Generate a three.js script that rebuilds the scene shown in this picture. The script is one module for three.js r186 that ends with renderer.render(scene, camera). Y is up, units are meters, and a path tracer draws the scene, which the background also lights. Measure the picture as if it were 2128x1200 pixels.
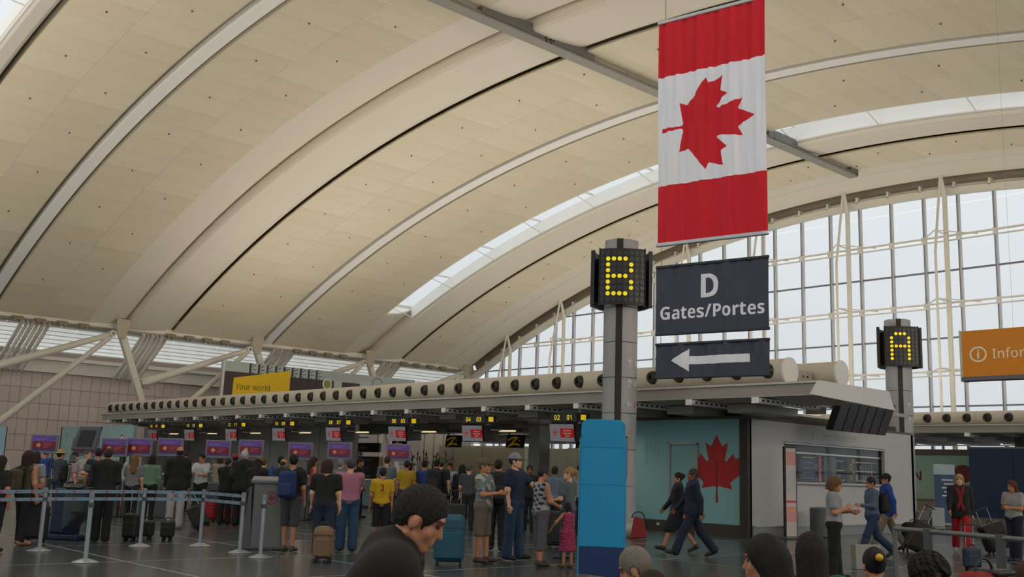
import * as THREE from 'three';
import { RoundedBoxGeometry } from 'three/addons/geometries/RoundedBoxGeometry.js';
import { mergeGeometries } from 'three/addons/utils/BufferGeometryUtils.js';
import { RectAreaLightUniformsLib } from 'three/addons/lights/RectAreaLightUniformsLib.js';

// ---------------------------------------------------------------- camera, sky, exposure
const scene = new THREE.Scene();
const camera = new THREE.PerspectiveCamera(2 * Math.atan(600 / 2119.4) * 180 / Math.PI, 2128 / 1200, 0.1, 600);
const DEG = Math.PI / 180, CAM_YAW = 47.46;
camera.rotation.order = 'YXZ';
camera.position.set(0, 1.55, 0);
camera.rotation.set(10.17 * DEG, CAM_YAW * DEG, 1.94 * DEG);
const renderer = new THREE.WebGLRenderer({ antialias: true });
renderer.toneMapping = THREE.LinearToneMapping;
renderer.toneMappingExposure = 1.25;
renderer.shadowMap.enabled = true;
RectAreaLightUniformsLib.init();
{ // bright overcast sky: zenith brighter than the horizon, the same all round
  const w = 64, h = 64, d = new Float32Array(w * h * 4);
  for (let j = 0; j < h; j++) for (let i = 0; i < w; i++) {
    const el = ((j + 0.5) / h - 0.5) * Math.PI, s = Math.max(0, Math.sin(el)), k = 0.62 * (1 + 0.8 * s), o = (j * w + i) * 4;
    d[o] = 0.97 * k; d[o + 1] = 0.99 * k; d[o + 2] = 1.005 * k; d[o + 3] = 1;
  }
  const t = new THREE.DataTexture(d, w, h, THREE.RGBAFormat, THREE.FloatType);
  t.mapping = THREE.EquirectangularReflectionMapping; t.magFilter = t.minFilter = THREE.LinearFilter; t.needsUpdate = true;
  scene.background = t;
}

// ---------------------------------------------------------------- helpers
let seed = 7;
const rnd = () => { seed = (seed * 1664525 + 1013904223) >>> 0; return seed / 4294967296; };
const V = (x, y, z) => new THREE.Vector3(x, y, z);
const names = new Map();
function numbered(n) { const k = names.get(n) || 0; names.set(n, k + 1); return k ? n + '_' + String(k).padStart(3, '0') : n; }
const matCache = new Map();
function M(color, rough = 0.6, o = {}) {
  const key = color + '|' + rough + '|' + JSON.stringify(o);
  if (!matCache.has(key)) {
    const P = o.transmission || o.sheen || o.clearcoat ? THREE.MeshPhysicalMaterial : THREE.MeshStandardMaterial;
    matCache.set(key, new P({ color, roughness: rough, ...o }));
  }
  return matCache.get(key);
}
function mesh(name, geo, mat, parent, pos, rot) {
  const m = new THREE.Mesh(geo, mat); m.name = name; m.castShadow = m.receiveShadow = true;
  if (pos) m.position.set(...pos); if (rot) m.rotation.set(...rot);
  if (parent) parent.add(m); return m;
}
function thing(name, label, category, pos = [0, 0, 0], turn = 0, group) {
  const g = new THREE.Group(); g.name = numbered(name); g.position.set(...pos); g.rotation.y = turn;
  g.userData = { label, category }; if (group) g.userData.group = group; scene.add(g); return g;
}
function solo(name, geo, mat, label, category, pos, rot, group) {
  const m = mesh(numbered(name), geo, mat, scene, pos, rot); m.userData = { label, category }; if (group) m.userData.group = group; return m;
}
function struct(name, label) { const g = new THREE.Group(); g.name = numbered(name); g.userData = { kind: 'structure', label }; scene.add(g); return g; }
const geoCache = new Map();
function box(w, h, d) { const k = `b${w.toFixed(4)},${h.toFixed(4)},${d.toFixed(4)}`; if (!geoCache.has(k)) geoCache.set(k, new THREE.BoxGeometry(w, h, d)); return geoCache.get(k); }
function rbox(w, h, d, r = 0.02, s = 2) { const k = `r${w.toFixed(4)},${h.toFixed(4)},${d.toFixed(4)},${r},${s}`; if (!geoCache.has(k)) geoCache.set(k, new RoundedBoxGeometry(w, h, d, s, Math.min(r, w / 2.01, h / 2.01, d / 2.01))); return geoCache.get(k); }
function cyl(r0, r1, h, n = 20) { const k = `c${r0},${r1},${h.toFixed(4)},${n}`; if (!geoCache.has(k)) geoCache.set(k, new THREE.CylinderGeometry(r0, r1, h, n)); return geoCache.get(k); }
function bar(name, a, b, r, mat, parent, n = 10, r2) { // round bar between two points
  const A = V(...a), B = V(...b), d = B.clone().sub(A), m = mesh(name, new THREE.CylinderGeometry(r2 ?? r, r, d.length(), n), mat, parent);
  m.position.copy(A).addScaledVector(d, 0.5); m.quaternion.setFromUnitVectors(V(0, 1, 0), d.normalize()); return m;
}
function beam(name, a, b, w, h, mat, parent) { // box beam between two points, h upright
  const A = V(...a), B = V(...b), m = mesh(name, box(w, h, A.distanceTo(B)), mat, parent);
  m.position.copy(A).add(B).multiplyScalar(0.5); m.lookAt(B); return m;
}
function lathe(pts, n = 24) { return new THREE.LatheGeometry(pts.map(p => new THREE.Vector2(p[0], p[1])), n); }
function extr(pts, depth, bevel = 0) { // polygon in x,y pushed along +z, centred
  const s = new THREE.Shape(pts.map(p => new THREE.Vector2(p[0], p[1])));
  const g = new THREE.ExtrudeGeometry(s, { depth: depth - 2 * bevel, bevelEnabled: bevel > 0, bevelThickness: bevel, bevelSize: bevel, bevelOffset: -bevel, bevelSegments: 2, curveSegments: 6 });
  g.translate(0, 0, -depth / 2 + bevel); return g;
}
function canvasTex(w, h, draw) {
  const c = document.createElement('canvas'); c.width = w; c.height = h; draw(c.getContext('2d'), w, h);
  const t = new THREE.CanvasTexture(c); t.colorSpace = THREE.SRGBColorSpace; t.anisotropy = 8; return t;
}
function dataTex(n, f, srgb = true, rep = true) {
  const d = new Uint8Array(n * n * 4);
  for (let j = 0; j < n; j++) for (let i = 0; i < n; i++) { const c = f(i / n, j / n, i, j), o = (j * n + i) * 4; for (let k = 0; k < 3; k++) d[o + k] = Math.max(0, Math.min(255, (Array.isArray(c) ? c[k] : c) * 255)); d[o + 3] = 255; }
  const t = new THREE.DataTexture(d, n, n); if (srgb) t.colorSpace = THREE.SRGBColorSpace; t.magFilter = THREE.LinearFilter; t.minFilter = THREE.LinearMipmapLinearFilter; t.generateMipmaps = true;
  if (rep) t.wrapS = t.wrapT = THREE.RepeatWrapping; t.needsUpdate = true; return t;
}
const hash = (i, j) => { const s = Math.sin(i * 127.1 + j * 311.7) * 43758.5453; return s - Math.floor(s); };
function vnoise(x, y, per) { const i = Math.floor(x), j = Math.floor(y), f = x - i, g = y - j, u = f * f * (3 - 2 * f), v = g * g * (3 - 2 * g), p = k => ((k % per) + per) % per; const a = hash(p(i), p(j)), b = hash(p(i + 1), p(j)), c = hash(p(i), p(j + 1)), d = hash(p(i + 1), p(j + 1)); return a + (b - a) * u + (c - a) * v + (a - b - c + d) * u * v; }
const ORD = ['first', 'second', 'third', 'fourth', 'fifth', 'sixth', 'seventh', 'eighth', 'ninth', 'tenth', 'eleventh', 'twelfth', 'thirteenth', 'fourteenth', 'fifteenth', 'sixteenth', 'seventeenth', 'eighteenth', 'nineteenth', 'twentieth', 'twenty-first'];
const GLASS = new THREE.MeshPhysicalMaterial({ color: 0xf6f8f9, roughness: 0.03, transmission: 1, thickness: 0, ior: 1.2 });

// ---------------------------------------------------------------- the hall: floor, vault, walls
const XC = -27, R0 = 76, TOP = 18.05, YC = TOP - R0, TH = Math.asin(35 / R0), ZFAR = -53.1, ZBACK = 12;
const arc = (th, o = 0) => [XC + (R0 + o) * Math.sin(th), YC + (R0 + o) * Math.cos(th)];
const vaultY = x => YC + Math.sqrt(R0 * R0 - (x - XC) ** 2);
const thOf = x => Math.asin((x - XC) / R0);
function archStrip(profile, th0 = -TH, th1 = TH, n = 72) { // closed profile of (z, o) swept along the arch, flat caps
  const pos = [], idx = [], m = profile.length, uv = [];
  for (let e = 0; e < m; e++) { // every side of the profile has its own vertices, so that edges stay sharp
    const p = profile[e], q = profile[(e + 1) % m], base = pos.length / 3;
    for (let i = 0; i <= n; i++) {
      const th = th0 + (th1 - th0) * i / n;
      for (const [k, s] of [[p, 0], [q, 1]]) { const [x, y] = arc(th, k[1]); pos.push(x, y, k[0]); uv.push(th * R0, s * Math.hypot(p[0] - q[0], p[1] - q[1])); }
    }
    for (let i = 0; i < n; i++) { const a = base + 2 * i; idx.push(a, a + 1, a + 2, a + 2, a + 1, a + 3); }
  }
  const tri = THREE.ShapeUtils.triangulateShape(profile.map(p => new THREE.Vector2(p[0], p[1])), []);
  for (const th of [th0, th1]) {
    const base = pos.length / 3; for (const p of profile) { const [x, y] = arc(th, p[1]); pos.push(x, y, p[0]); uv.push(0, 0); }
    for (const t of tri) idx.push(base + t[0], base + (th === th0 ? t[1] : t[2]), base + (th === th0 ? t[2] : t[1]));
  }
  const g = new THREE.BufferGeometry(); g.setAttribute('position', new THREE.Float32BufferAttribute(pos, 3)); g.setAttribute('uv', new THREE.Float32BufferAttribute(uv, 2)); g.setIndex(idx); g.computeVertexNormals(); return g;
}
const rect = (z0, z1, o0, o1) => [[z0, o0], [z0, o1], [z1, o1], [z1, o0]];

// floor: dark polished terrazzo tiles with pale inlaid strips
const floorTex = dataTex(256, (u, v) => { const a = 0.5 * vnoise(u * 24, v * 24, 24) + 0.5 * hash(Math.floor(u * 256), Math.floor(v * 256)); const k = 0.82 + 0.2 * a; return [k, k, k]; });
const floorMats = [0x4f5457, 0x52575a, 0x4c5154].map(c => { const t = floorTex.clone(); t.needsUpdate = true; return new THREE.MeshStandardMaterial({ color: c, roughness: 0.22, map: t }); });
{
  const f = struct('floor', 'dark grey polished terrazzo floor with pale inlaid strips');
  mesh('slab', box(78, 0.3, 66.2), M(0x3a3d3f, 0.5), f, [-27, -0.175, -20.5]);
  const st = M(0x8b8e8f, 0.3), tg = box(3.0, 0.024, 3.0), far = [];
  // large terrazzo fields near the camera as pieces, the far ones joined
  for (let i = 0; i < 9; i++) for (let j = 0; j < 10; j++) {
    const x = -2 - i * 3.06, z = 1 - j * 3.06;
    if (x * -0.676 + z * 0.737 > 14) continue;
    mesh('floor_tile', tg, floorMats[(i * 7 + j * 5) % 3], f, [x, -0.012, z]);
  }
  for (let i = -4; i < 21; i++) for (let j = -4; j < 18; j++) {
    const x = -2 - i * 3.06, z = 1 - j * 3.06;
    if (i >= 0 && i < 9 && j >= 0 && j < 10 && x * -0.676 + z * 0.737 <= 14) continue;
    if (x < -65 || x > 10 || z > 11 || z < -52) continue;
    const g = tg.clone(); g.translate(x, -0.012, z); far.push(g);
  }
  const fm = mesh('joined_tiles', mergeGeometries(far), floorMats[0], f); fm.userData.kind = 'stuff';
  for (let j = 0; j < 10; j++) mesh('inlay_strip', box(74, 0.012, 0.06), st, f, [-27.5, -0.0075, 1 - 1.53 - j * 3.06]);
  for (let i = 0; i < 14; i++) mesh('inlay_strip', box(0.06, 0.0122, 62), st, f, [-2 - 1.53 - i * 3.06, -0.0075, -20.5]);
}
solo('airfield_ground', box(400, 0.3, 260), M(0x8f9290, 0.9), 'grey paved ground outside the glazed walls', 'ground', [-27, -0.8, -30]).userData.kind = 'structure';

// vault
const BAND = 0xe6decf;
const ceilTex = dataTex(128, (u, v) => { const p = Math.floor(u * 5); const k = 0.965 + 0.02 * hash(p, 3) + 0.02 * vnoise(u * 32, v * 4, 32) - (u * 5 - p < 0.05 ? 0.02 : 0); return [k, k, k * 0.99]; });
const ceilMats = [0xe3d9c2, 0xe5dbc5, 0xe1d6bf].map(c => new THREE.MeshStandardMaterial({ color: c, roughness: 0.75, map: ceilTex }));
const mBand = M(BAND, 0.65), mRail = M(0xf3f2ee, 0.5), mSlot = M(0xb9b09a, 0.9), mBeam = M(0x5a5b5a, 0.5), mDeck = M(0xb9b09a, 0.9);
const strips = [ // z of near edge, z of far edge
  [-11.15, -16.05, 'between the wide skylight and the first pale rail'], [-17.1, -22.4, 'between the first pale rail and the grooved double band'],
  [-27.75, -33.85, 'between the grooved double band and the second pale rail'], [-34.9, -40.6, 'between the second pale rail and the long skylight'],
  [-45.95, -49.0, 'between the long skylight and the end window arch']];
const thEnd = thOf(-4);
function facing(g, th, o, z) { const [x, y] = arc(th, o); g.position.set(x, y, z); g.rotation.z = -th; }
strips.forEach(([z0, z1, where], si) => {
  const c = struct('ceiling', 'cream curved ceiling panels ' + where), n = 38, rows = z0 - z1 > 4 ? 2 : 1, L = (z0 - z1) / rows, dth = (thEnd + TH) / n, W = dth * R0;
  const pg = box(W - 0.006, 0.04, L - 0.01);
  for (let i = 0; i < n; i++) for (let j = 0; j < rows; j++) {
    const m = mesh('ceiling_panel', pg, ceilMats[(i * 5 + j * 2 + si * 3 + (i >> 2)) % 3], c); facing(m, -TH + (i + 0.5) * dth, 0.02, z0 - (j + 0.5) * L);
  }
  mesh('panel_backing', archStrip(rect(z0, z1, 0.045, 0.1), -TH, thEnd), M(0xb8a988, 0.9), c);
  mesh('bay_panel', archStrip(rect(z0, z1, 0, 0.1), thEnd, TH, 20), ceilMats[0], c);
});
{ // the deck above everything, open over the skylights
  const c = struct('ceiling', 'roof deck above the cream ceiling panels');
  const S1 = thOf(-57), S2 = thOf(4);
  for (const [a, b] of [[ZBACK + 0.3, -3.4], [-10.6, -40.55], [-43.4, -53.6]]) mesh('roof_deck', archStrip(rect(a, b, 0.9, 1.02)), mDeck, c);
  for (const [a, b] of [[-3.4, -10.6], [-40.55, -43.4]]) { mesh('roof_deck', archStrip(rect(a, b, 0.9, 1.02), -TH, S1, 6), mDeck, c); mesh('roof_deck', archStrip(rect(a, b, 0.9, 1.02), S2, TH, 6), mDeck, c); }
  mesh('soffit', archStrip(rect(ZBACK, -3.6, 0, 0.1)), ceilMats[1], c);
  mesh('eave_closure', box(0.3, 2.0, ZBACK - ZFAR + 0.6), mDeck, c, [-62.7, 10.2, (ZBACK + ZFAR) / 2]);
  mesh('eave_closure', box(0.3, 2.0, ZBACK - ZFAR + 0.6), mDeck, c, [8.4, 10.2, (ZBACK + ZFAR) / 2]);

  // pale rails in dark slots
  for (const [za, zb, w] of [[-16.05, -17.1, 'first'], [-33.85, -34.9, 'second']]) {
    const r = struct('ceiling', w + ' narrow pale rail running up the vault in a dark slot'), zm = (za + zb) / 2;
    mesh('slot_back', archStrip(rect(za, zb, 0.84, 0.9)), mSlot, r);
    mesh('slot_side', archStrip(rect(za + 0.02, za - 0.02, -0.01, 0.84)), mSlot, r);
    mesh('slot_side', archStrip(rect(zb + 0.02, zb - 0.02, -0.01, 0.84)), mSlot, r);
    mesh('rail', archStrip([[zm + 0.24, 0.0], [zm + 0.24, 0.7], [zm - 0.36, 0.7], [zm - 0.36, 0.0], [zm - 0.33, -0.03], [zm + 0.21, -0.03]]), mRail, r);
  }
  // grooved double band: a sloping band that runs up behind a curved box beam
  const beamProfile = z => [[z, 0.9], [z, -0.02], [z - 0.1, -0.12], [z - 0.9, -0.13], [z - 1.9, -0.03], [z - 2.5, 0.05], [z - 2.88, 0.17], [z - 2.95, 0.9]];
  const b1 = struct('ceiling', 'smooth double band with a deep groove across the vault');
  mesh('sloping_band', archStrip([[-22.4, 0], [-23.6, 0.06], [-24.4, 0.2], [-24.72, 0.42], [-24.74, 0.9], [-24.9, 0.9], [-24.6, 0.5], [-23.6, 0.2], [-22.4, 0.12]]), mBand, b1);
  mesh('box_beam', archStrip(beamProfile(-24.75)), mBand, b1);
  const b2 = struct('ceiling', 'smooth band and box beam beside the long skylight');
  mesh('sloping_band', archStrip([[-40.6, 0], [-41.8, 0.16], [-42.8, 0.55], [-43.05, 0.9], [-43.15, 0.9], [-42.9, 0.7], [-41.8, 0.28], [-40.6, 0.12]], -TH, S1, 8), mBand, b2);
  mesh('band_end', archStrip([[-40.6, 0], [-41.8, 0.16], [-42.8, 0.55], [-43.0, 0.9], [-40.6, 0.9]], S1 - 0.002, S1, 1), mRail, b2);
  mesh('box_beam', archStrip(beamProfile(-43.0)), mBand, b2);
  mesh('curb', archStrip(rect(-40.55, -40.62, 0, 0.9), S1), mRail, b2); mesh('added_white_liner', archStrip(rect(-42.93, -42.99, 0.1, 0.86), S1, S2), M(0xf4f4f0, 0.6), b2);  // white liner added on the beam face so the skylight slot looks brighter
  const b0 = struct('ceiling', 'box beam beside the wide bright skylight');
  mesh('box_beam', archStrip([[-10.2, 0.9], [-10.2, -0.02], [-10.3, -0.1], [-10.75, -0.08], [-10.95, 0.1], [-11.0, 0.9]]), M(0xd4cfc4, 0.65), b0); mesh('added_white_liner', archStrip(rect(-10.12, -10.18, 0.0, 0.86)), M(0xf4f4f0, 0.6), b0);  // the beam gets an added white liner to brighten the skylight opening
  mesh('curb', archStrip(rect(-3.4, -3.6, 0, 0.9)), mRail, b0);
  // last band against the end window
  const b3 = struct('ceiling', 'smooth last band of the vault above the end window');
  mesh('seam_band', archStrip([[-49.0, 0.02], [-49.0, 0.12], [-50.3, 0.12], [-50.3, 0.02]]), mBand, b3);
  mesh('end_band', archStrip([[-50.33, 0.02], [-50.33, 0.2], [-52.1, 0.85], [-52.35, 0.85], [-52.35, -0.1], [-52.15, -0.2], [-51.2, -0.08]]), mBand, b3);
  mesh('gap_back', archStrip(rect(-52.3, -53.5, 0.8, 0.9)), mDeck, b3);
  mesh('gap_back', archStrip(rect(-53.3, -53.5, -0.55, 1.0)), mDeck, b3);
  mesh('gap_rail', archStrip(rect(-52.6, -52.68, 0.0, 0.5)), M(0x8d8674, 0.6), b3);
  // skylight panes and their cross struts
  const wSky = struct('window_2', 'long bright skylight along the far band of the vault'), wNear = struct('window_3', 'wide bright skylight high in the vault');
  const mStrut = M(0xd9d7cf, 0.5);
  for (const [w, za, zb, zc, t0, t1] of [[wSky, -40.6, -43.0, -42.95, S1, S2], [wNear, -3.6, -10.2, -10.15, -TH, TH]]) {
    const n = 14, d = (t1 - t0) / n;
    for (let i = 0; i < n; i++) {
      const p = mesh('pane', box(d * R0 - 0.05, 0.02, za - zb), GLASS, w); facing(p, t0 + (i + 0.5) * d, 0.88, (za + zb) / 2);
      const th = t0 + i * d, A = arc(th, 0.1), B = arc(th, 0.8), A2 = arc(th + 0.012, 0.8);
      bar('strut', [A[0], A[1], zc], [B[0], B[1], za - 0.1], 0.03, mStrut, w, 6);
      bar('strut', [A[0], A[1], zc], [A2[0], A2[1], zc - 0.02], 0.03, mStrut, w, 6);
      mesh('glazing_bar', box(0.06, 0.1, za - zb), mStrut, w).position.set(B[0], B[1] + 0.1, (za + zb) / 2);
    }
    mesh('lip', archStrip(rect(zc + 0.06, zc - 0.02, 0.06, 0.12), t0, t1), mStrut, w);
  }
}
{ // apex cable rail with deeper trays under the bands
  const t = thing('cable_rail', 'long grey cable rail hanging under the crown of the vault', 'rail');
  const x = -26.5, y = 17.78;
  mesh('rail', box(0.34, 0.16, 38.5), M(0x7d7c77, 0.5), t, [x, y, -29.7]);
  mesh('rail_flange', box(0.5, 0.05, 38.5), M(0x98958d, 0.5), t, [x - 0.04, y - 0.1, -29.7]);
  for (const [a, b] of [[-22.2, -25.3], [-25.9, -28.2], [-40.5, -43], [-48.2, -48.9]]) mesh('tray', box(0.3, 0.42, a - b), M(0x6b6a66, 0.5), t, [x + 0.05, y + 0.22, (a + b) / 2]);
  for (const z of [-25.5, -25.75, -41.0, -48.9]) mesh('clamp', box(0.42, 0.3, 0.1), M(0x4a4a47, 0.5), t, [x, y + 0.1, z]);
  for (let z = -12; z > -49; z -= 4.6) mesh('hanger', cyl(0.012, 0.012, 0.5, 6), mBeam, t, [x, 18.0, z]);
}
{ // sprinkler heads
  const mS = M(0x55503f, 0.5);
  const g = lathe([[0.0, 0], [0.035, 0.005], [0.045, 0.02], [0.02, 0.03], [0.02, 0.07], [0, 0.07]], 8);
  for (const [z0, z1] of strips) for (let r = 0; r < 2; r++) for (let k = 0; k < 13; k++) {
    const th = -TH + 0.05 + k * 0.052 + (r ? 0.026 : 0), z = z0 + (z1 - z0) * (r ? 0.74 : 0.26); if (th > thOf(-8)) continue;
    const m = solo('sprinkler_head', g, mS, 'small dark sprinkler head dotted on the cream vault', 'sprinkler', undefined, undefined, 'sprinkler heads on the vault'); facing(m, th, -0.065, z);
  }
}

// left side: eave, sloping clerestory, panelled wall and raking struts
const mSteel = M(0xe0dace, 0.5), mWallW = M(0xe0d8ce, 0.75);
{
  const e = struct('trim_1', 'cream edge of the vault above the sloping clerestory');
  mesh('edge_board', box(0.25, 0.34, 58), mBand, e, [-62.1, 9.5, -24]);
  const cg = extr([[-0.3, 0.12], [-0.3, 0], [-0.2, -0.05], [-0.22, -0.2], [-0.08, -0.2], [-0.06, -0.1], [0.06, -0.1], [0.08, -0.2], [0.22, -0.2], [0.2, -0.05], [0.3, 0], [0.3, 0.12]], 0.2);
  const mc = M(0x8d8068, 0.6);
  for (let k = 0; k < 5; k++) for (let q = 0; q < 4; q++) {
    const z = -18.1 - k * 9.2 + 9.2 - q * 1.25 - 0.3; if (z < -51 || z > -15) continue;
    const m = solo('eave_bracket', cg, mc, 'small tan bracket under the lower edge of the vault', 'bracket', [-61.9, 9.28, z], [0, Math.PI / 2, 0], 'brackets along the vault edge');
  }
  const w = struct('window_4', 'sloping clerestory of long white panes under the vault edge');
  const A = [-62.3, 9.3], B = [-66.2, 8.0], rows = 7, len = Math.hypot(A[0] - B[0], A[1] - B[1]), tilt = Math.atan2(A[1] - B[1], A[0] - B[0]);
  const at = s => [A[0] + (B[0] - A[0]) * s, A[1] + (B[1] - A[1]) * s];
  const mBar = M(0xd2d0ca, 0.5), frost = M(0xf2f3f1, 0.9, { transmission: 0.85, thickness: 0 });
  for (let r = 0; r < rows; r++) {
    const [x, y] = at((r + 0.5) / rows), pw = len / rows - 0.04;
    for (let k = 0; k < 13; k++) { const z = -13.5 - k * 3.07 - (r % 3) * 1.02; if (z < -52.5) continue; mesh('pane', box(pw, 0.012, 3.02), frost, w, [x, y, z], [0, 0, tilt]); }
    const [bx, by] = at(r / rows); mesh('glazing_bar', box(0.04, 0.06, 58), mBar, w, [bx, by, -24], [0, 0, tilt]);
  }
  const [bx, by] = at(1); mesh('glazing_bar', box(0.08, 0.1, 58), mBar, w, [bx, by, -24]);
  mesh('pane', box(len, 0.012, 25), frost, w, [(A[0] + B[0]) / 2, (A[1] + B[1]) / 2, 0.6], [0, 0, tilt]);
  // wall
  const l = struct('wall_left', 'pinkish panelled wall on the left side of the hall');
  mesh('wall_core', box(0.4, 8.3, 66), M(0xa3948c, 0.85), l, [-66.5, 3.85, -20.6]);
  mesh('sill', box(0.7, 0.22, 58), M(0xe2ddd4, 0.6), l, [-66.0, 7.5, -24]);
  mesh('fascia', box(0.5, 0.75, 58), mWallW, l, [-66.1, 7.0, -24]);
  const pg = box(0.05, 0.93, 0.585), pm = [0xd8cac6, 0xd5c7c3, 0xdbcdc9].map(c => M(c, 0.7));
  for (let i = 0; i < 40; i++) for (let j = 0; j < 5; j++) mesh('wall_panel', pg, pm[(i * 3 + j * 7) % 3], l, [-66.26, 6.14 - j * 0.96, -15.2 - i * 0.605]);
  mesh('panelling', box(0.05, 1.8, 40), pm[0], l, [-66.26, 0.9, -32]);
  mesh('panelling', box(0.05, 4.7, 14), pm[1], l, [-66.26, 4.2, -46.4]);
}
{ // diagonal ribbed cable bundles between vault edge and wall, and raking struts
  for (const [i, z] of [-15.4, -22.6, -31.8, -41.0].entries()) {
    const t = thing('cable_bundle', ['ribbed pale duct bundle slanting over the clerestory above the longest brace', 'ribbed pale duct bundle slanting down behind the first strut foot', 'ribbed pale duct bundle slanting down behind the billboard', 'ribbed pale duct bundle slanting over the clerestory beside the third strut'][i], 'duct');
    for (let k = 0; k < 6; k++) beam(k % 2 ? 'narrow_duct' : 'wide_duct', [-62.2, 9.2, z - 3.4 - k * 0.3], [-65.6, 6.6, z - 3.4 - k * 0.3 + 0.25], k % 2 ? 0.07 : 0.2, k % 2 ? 0.3 : 0.14, k % 2 ? mWallW : mSteel, t);
  }
  const nodes = [-15.0, -24.2, -33.35, -42.5, -51.75];
  nodes.forEach((z, i) => {
    const t = thing('roof_strut', ['raking steel strut group by the pink wall before the first duct bundle', 'raking steel strut group between pink wall and air duct', 'raking steel strut group cut off by the yellow billboard', 'raking steel strut group above the dark end of the billboard', 'raking steel strut group at the corner of the end window'][i], 'strut');
    const N = [-61.6, 9.15, z], K = [-62, 5.9, z - 1.6];
    beam('leg', [-61.55, 9.6, z + 0.1], [-62.2, 0, z - 4.1], 0.3, 0.4, mSteel, t);
    mesh('gusset', extr([[-0.35, 0.7], [0.45, 0.7], [0.5, 0.45], [0.25, -0.5], [-0.15, -0.5], [-0.3, 0]], 0.12, 0.02), M(0xb9ae98, 0.5), t, [-61.4, 9.2, z - 0.05], [0, Math.PI / 2, 0]);
    const pin = mesh('pin', cyl(0.2, 0.2, 0.4, 18), mSteel, t, [-61.5, 8.95, z + 0.45]); pin.rotation.z = Math.PI / 2;
    mesh('pin_cap', cyl(0.1, 0.1, 0.46, 12), M(0x8f8772, 0.5), t, [-61.5, 8.95, z + 0.45]).rotation.z = Math.PI / 2;
    bar('brace', [-61.6, 8.9, z + 0.5], [-62.0, 6.15, z + 7.3], 0.16, mSteel, t, 14, 0.26);
    bar('brace', [-61.6, 8.75, z + 0.5], [-62.0, 3.1, z + 6.3], 0.15, mSteel, t, 14, 0.2);
    mesh('knuckle', new THREE.SphereGeometry(0.24, 14, 10), M(0xaaa08a, 0.5), t, [-62.0, 6.1, z - 1.85]);
    for (let k = 0; k < 3; k++) mesh('bolt_plate', box(0.3, 0.05, 0.5), M(0x9c927c, 0.5), t, [-61.9, 6.3 - k * 0.22, z - 2.1]);
  });
}
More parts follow.
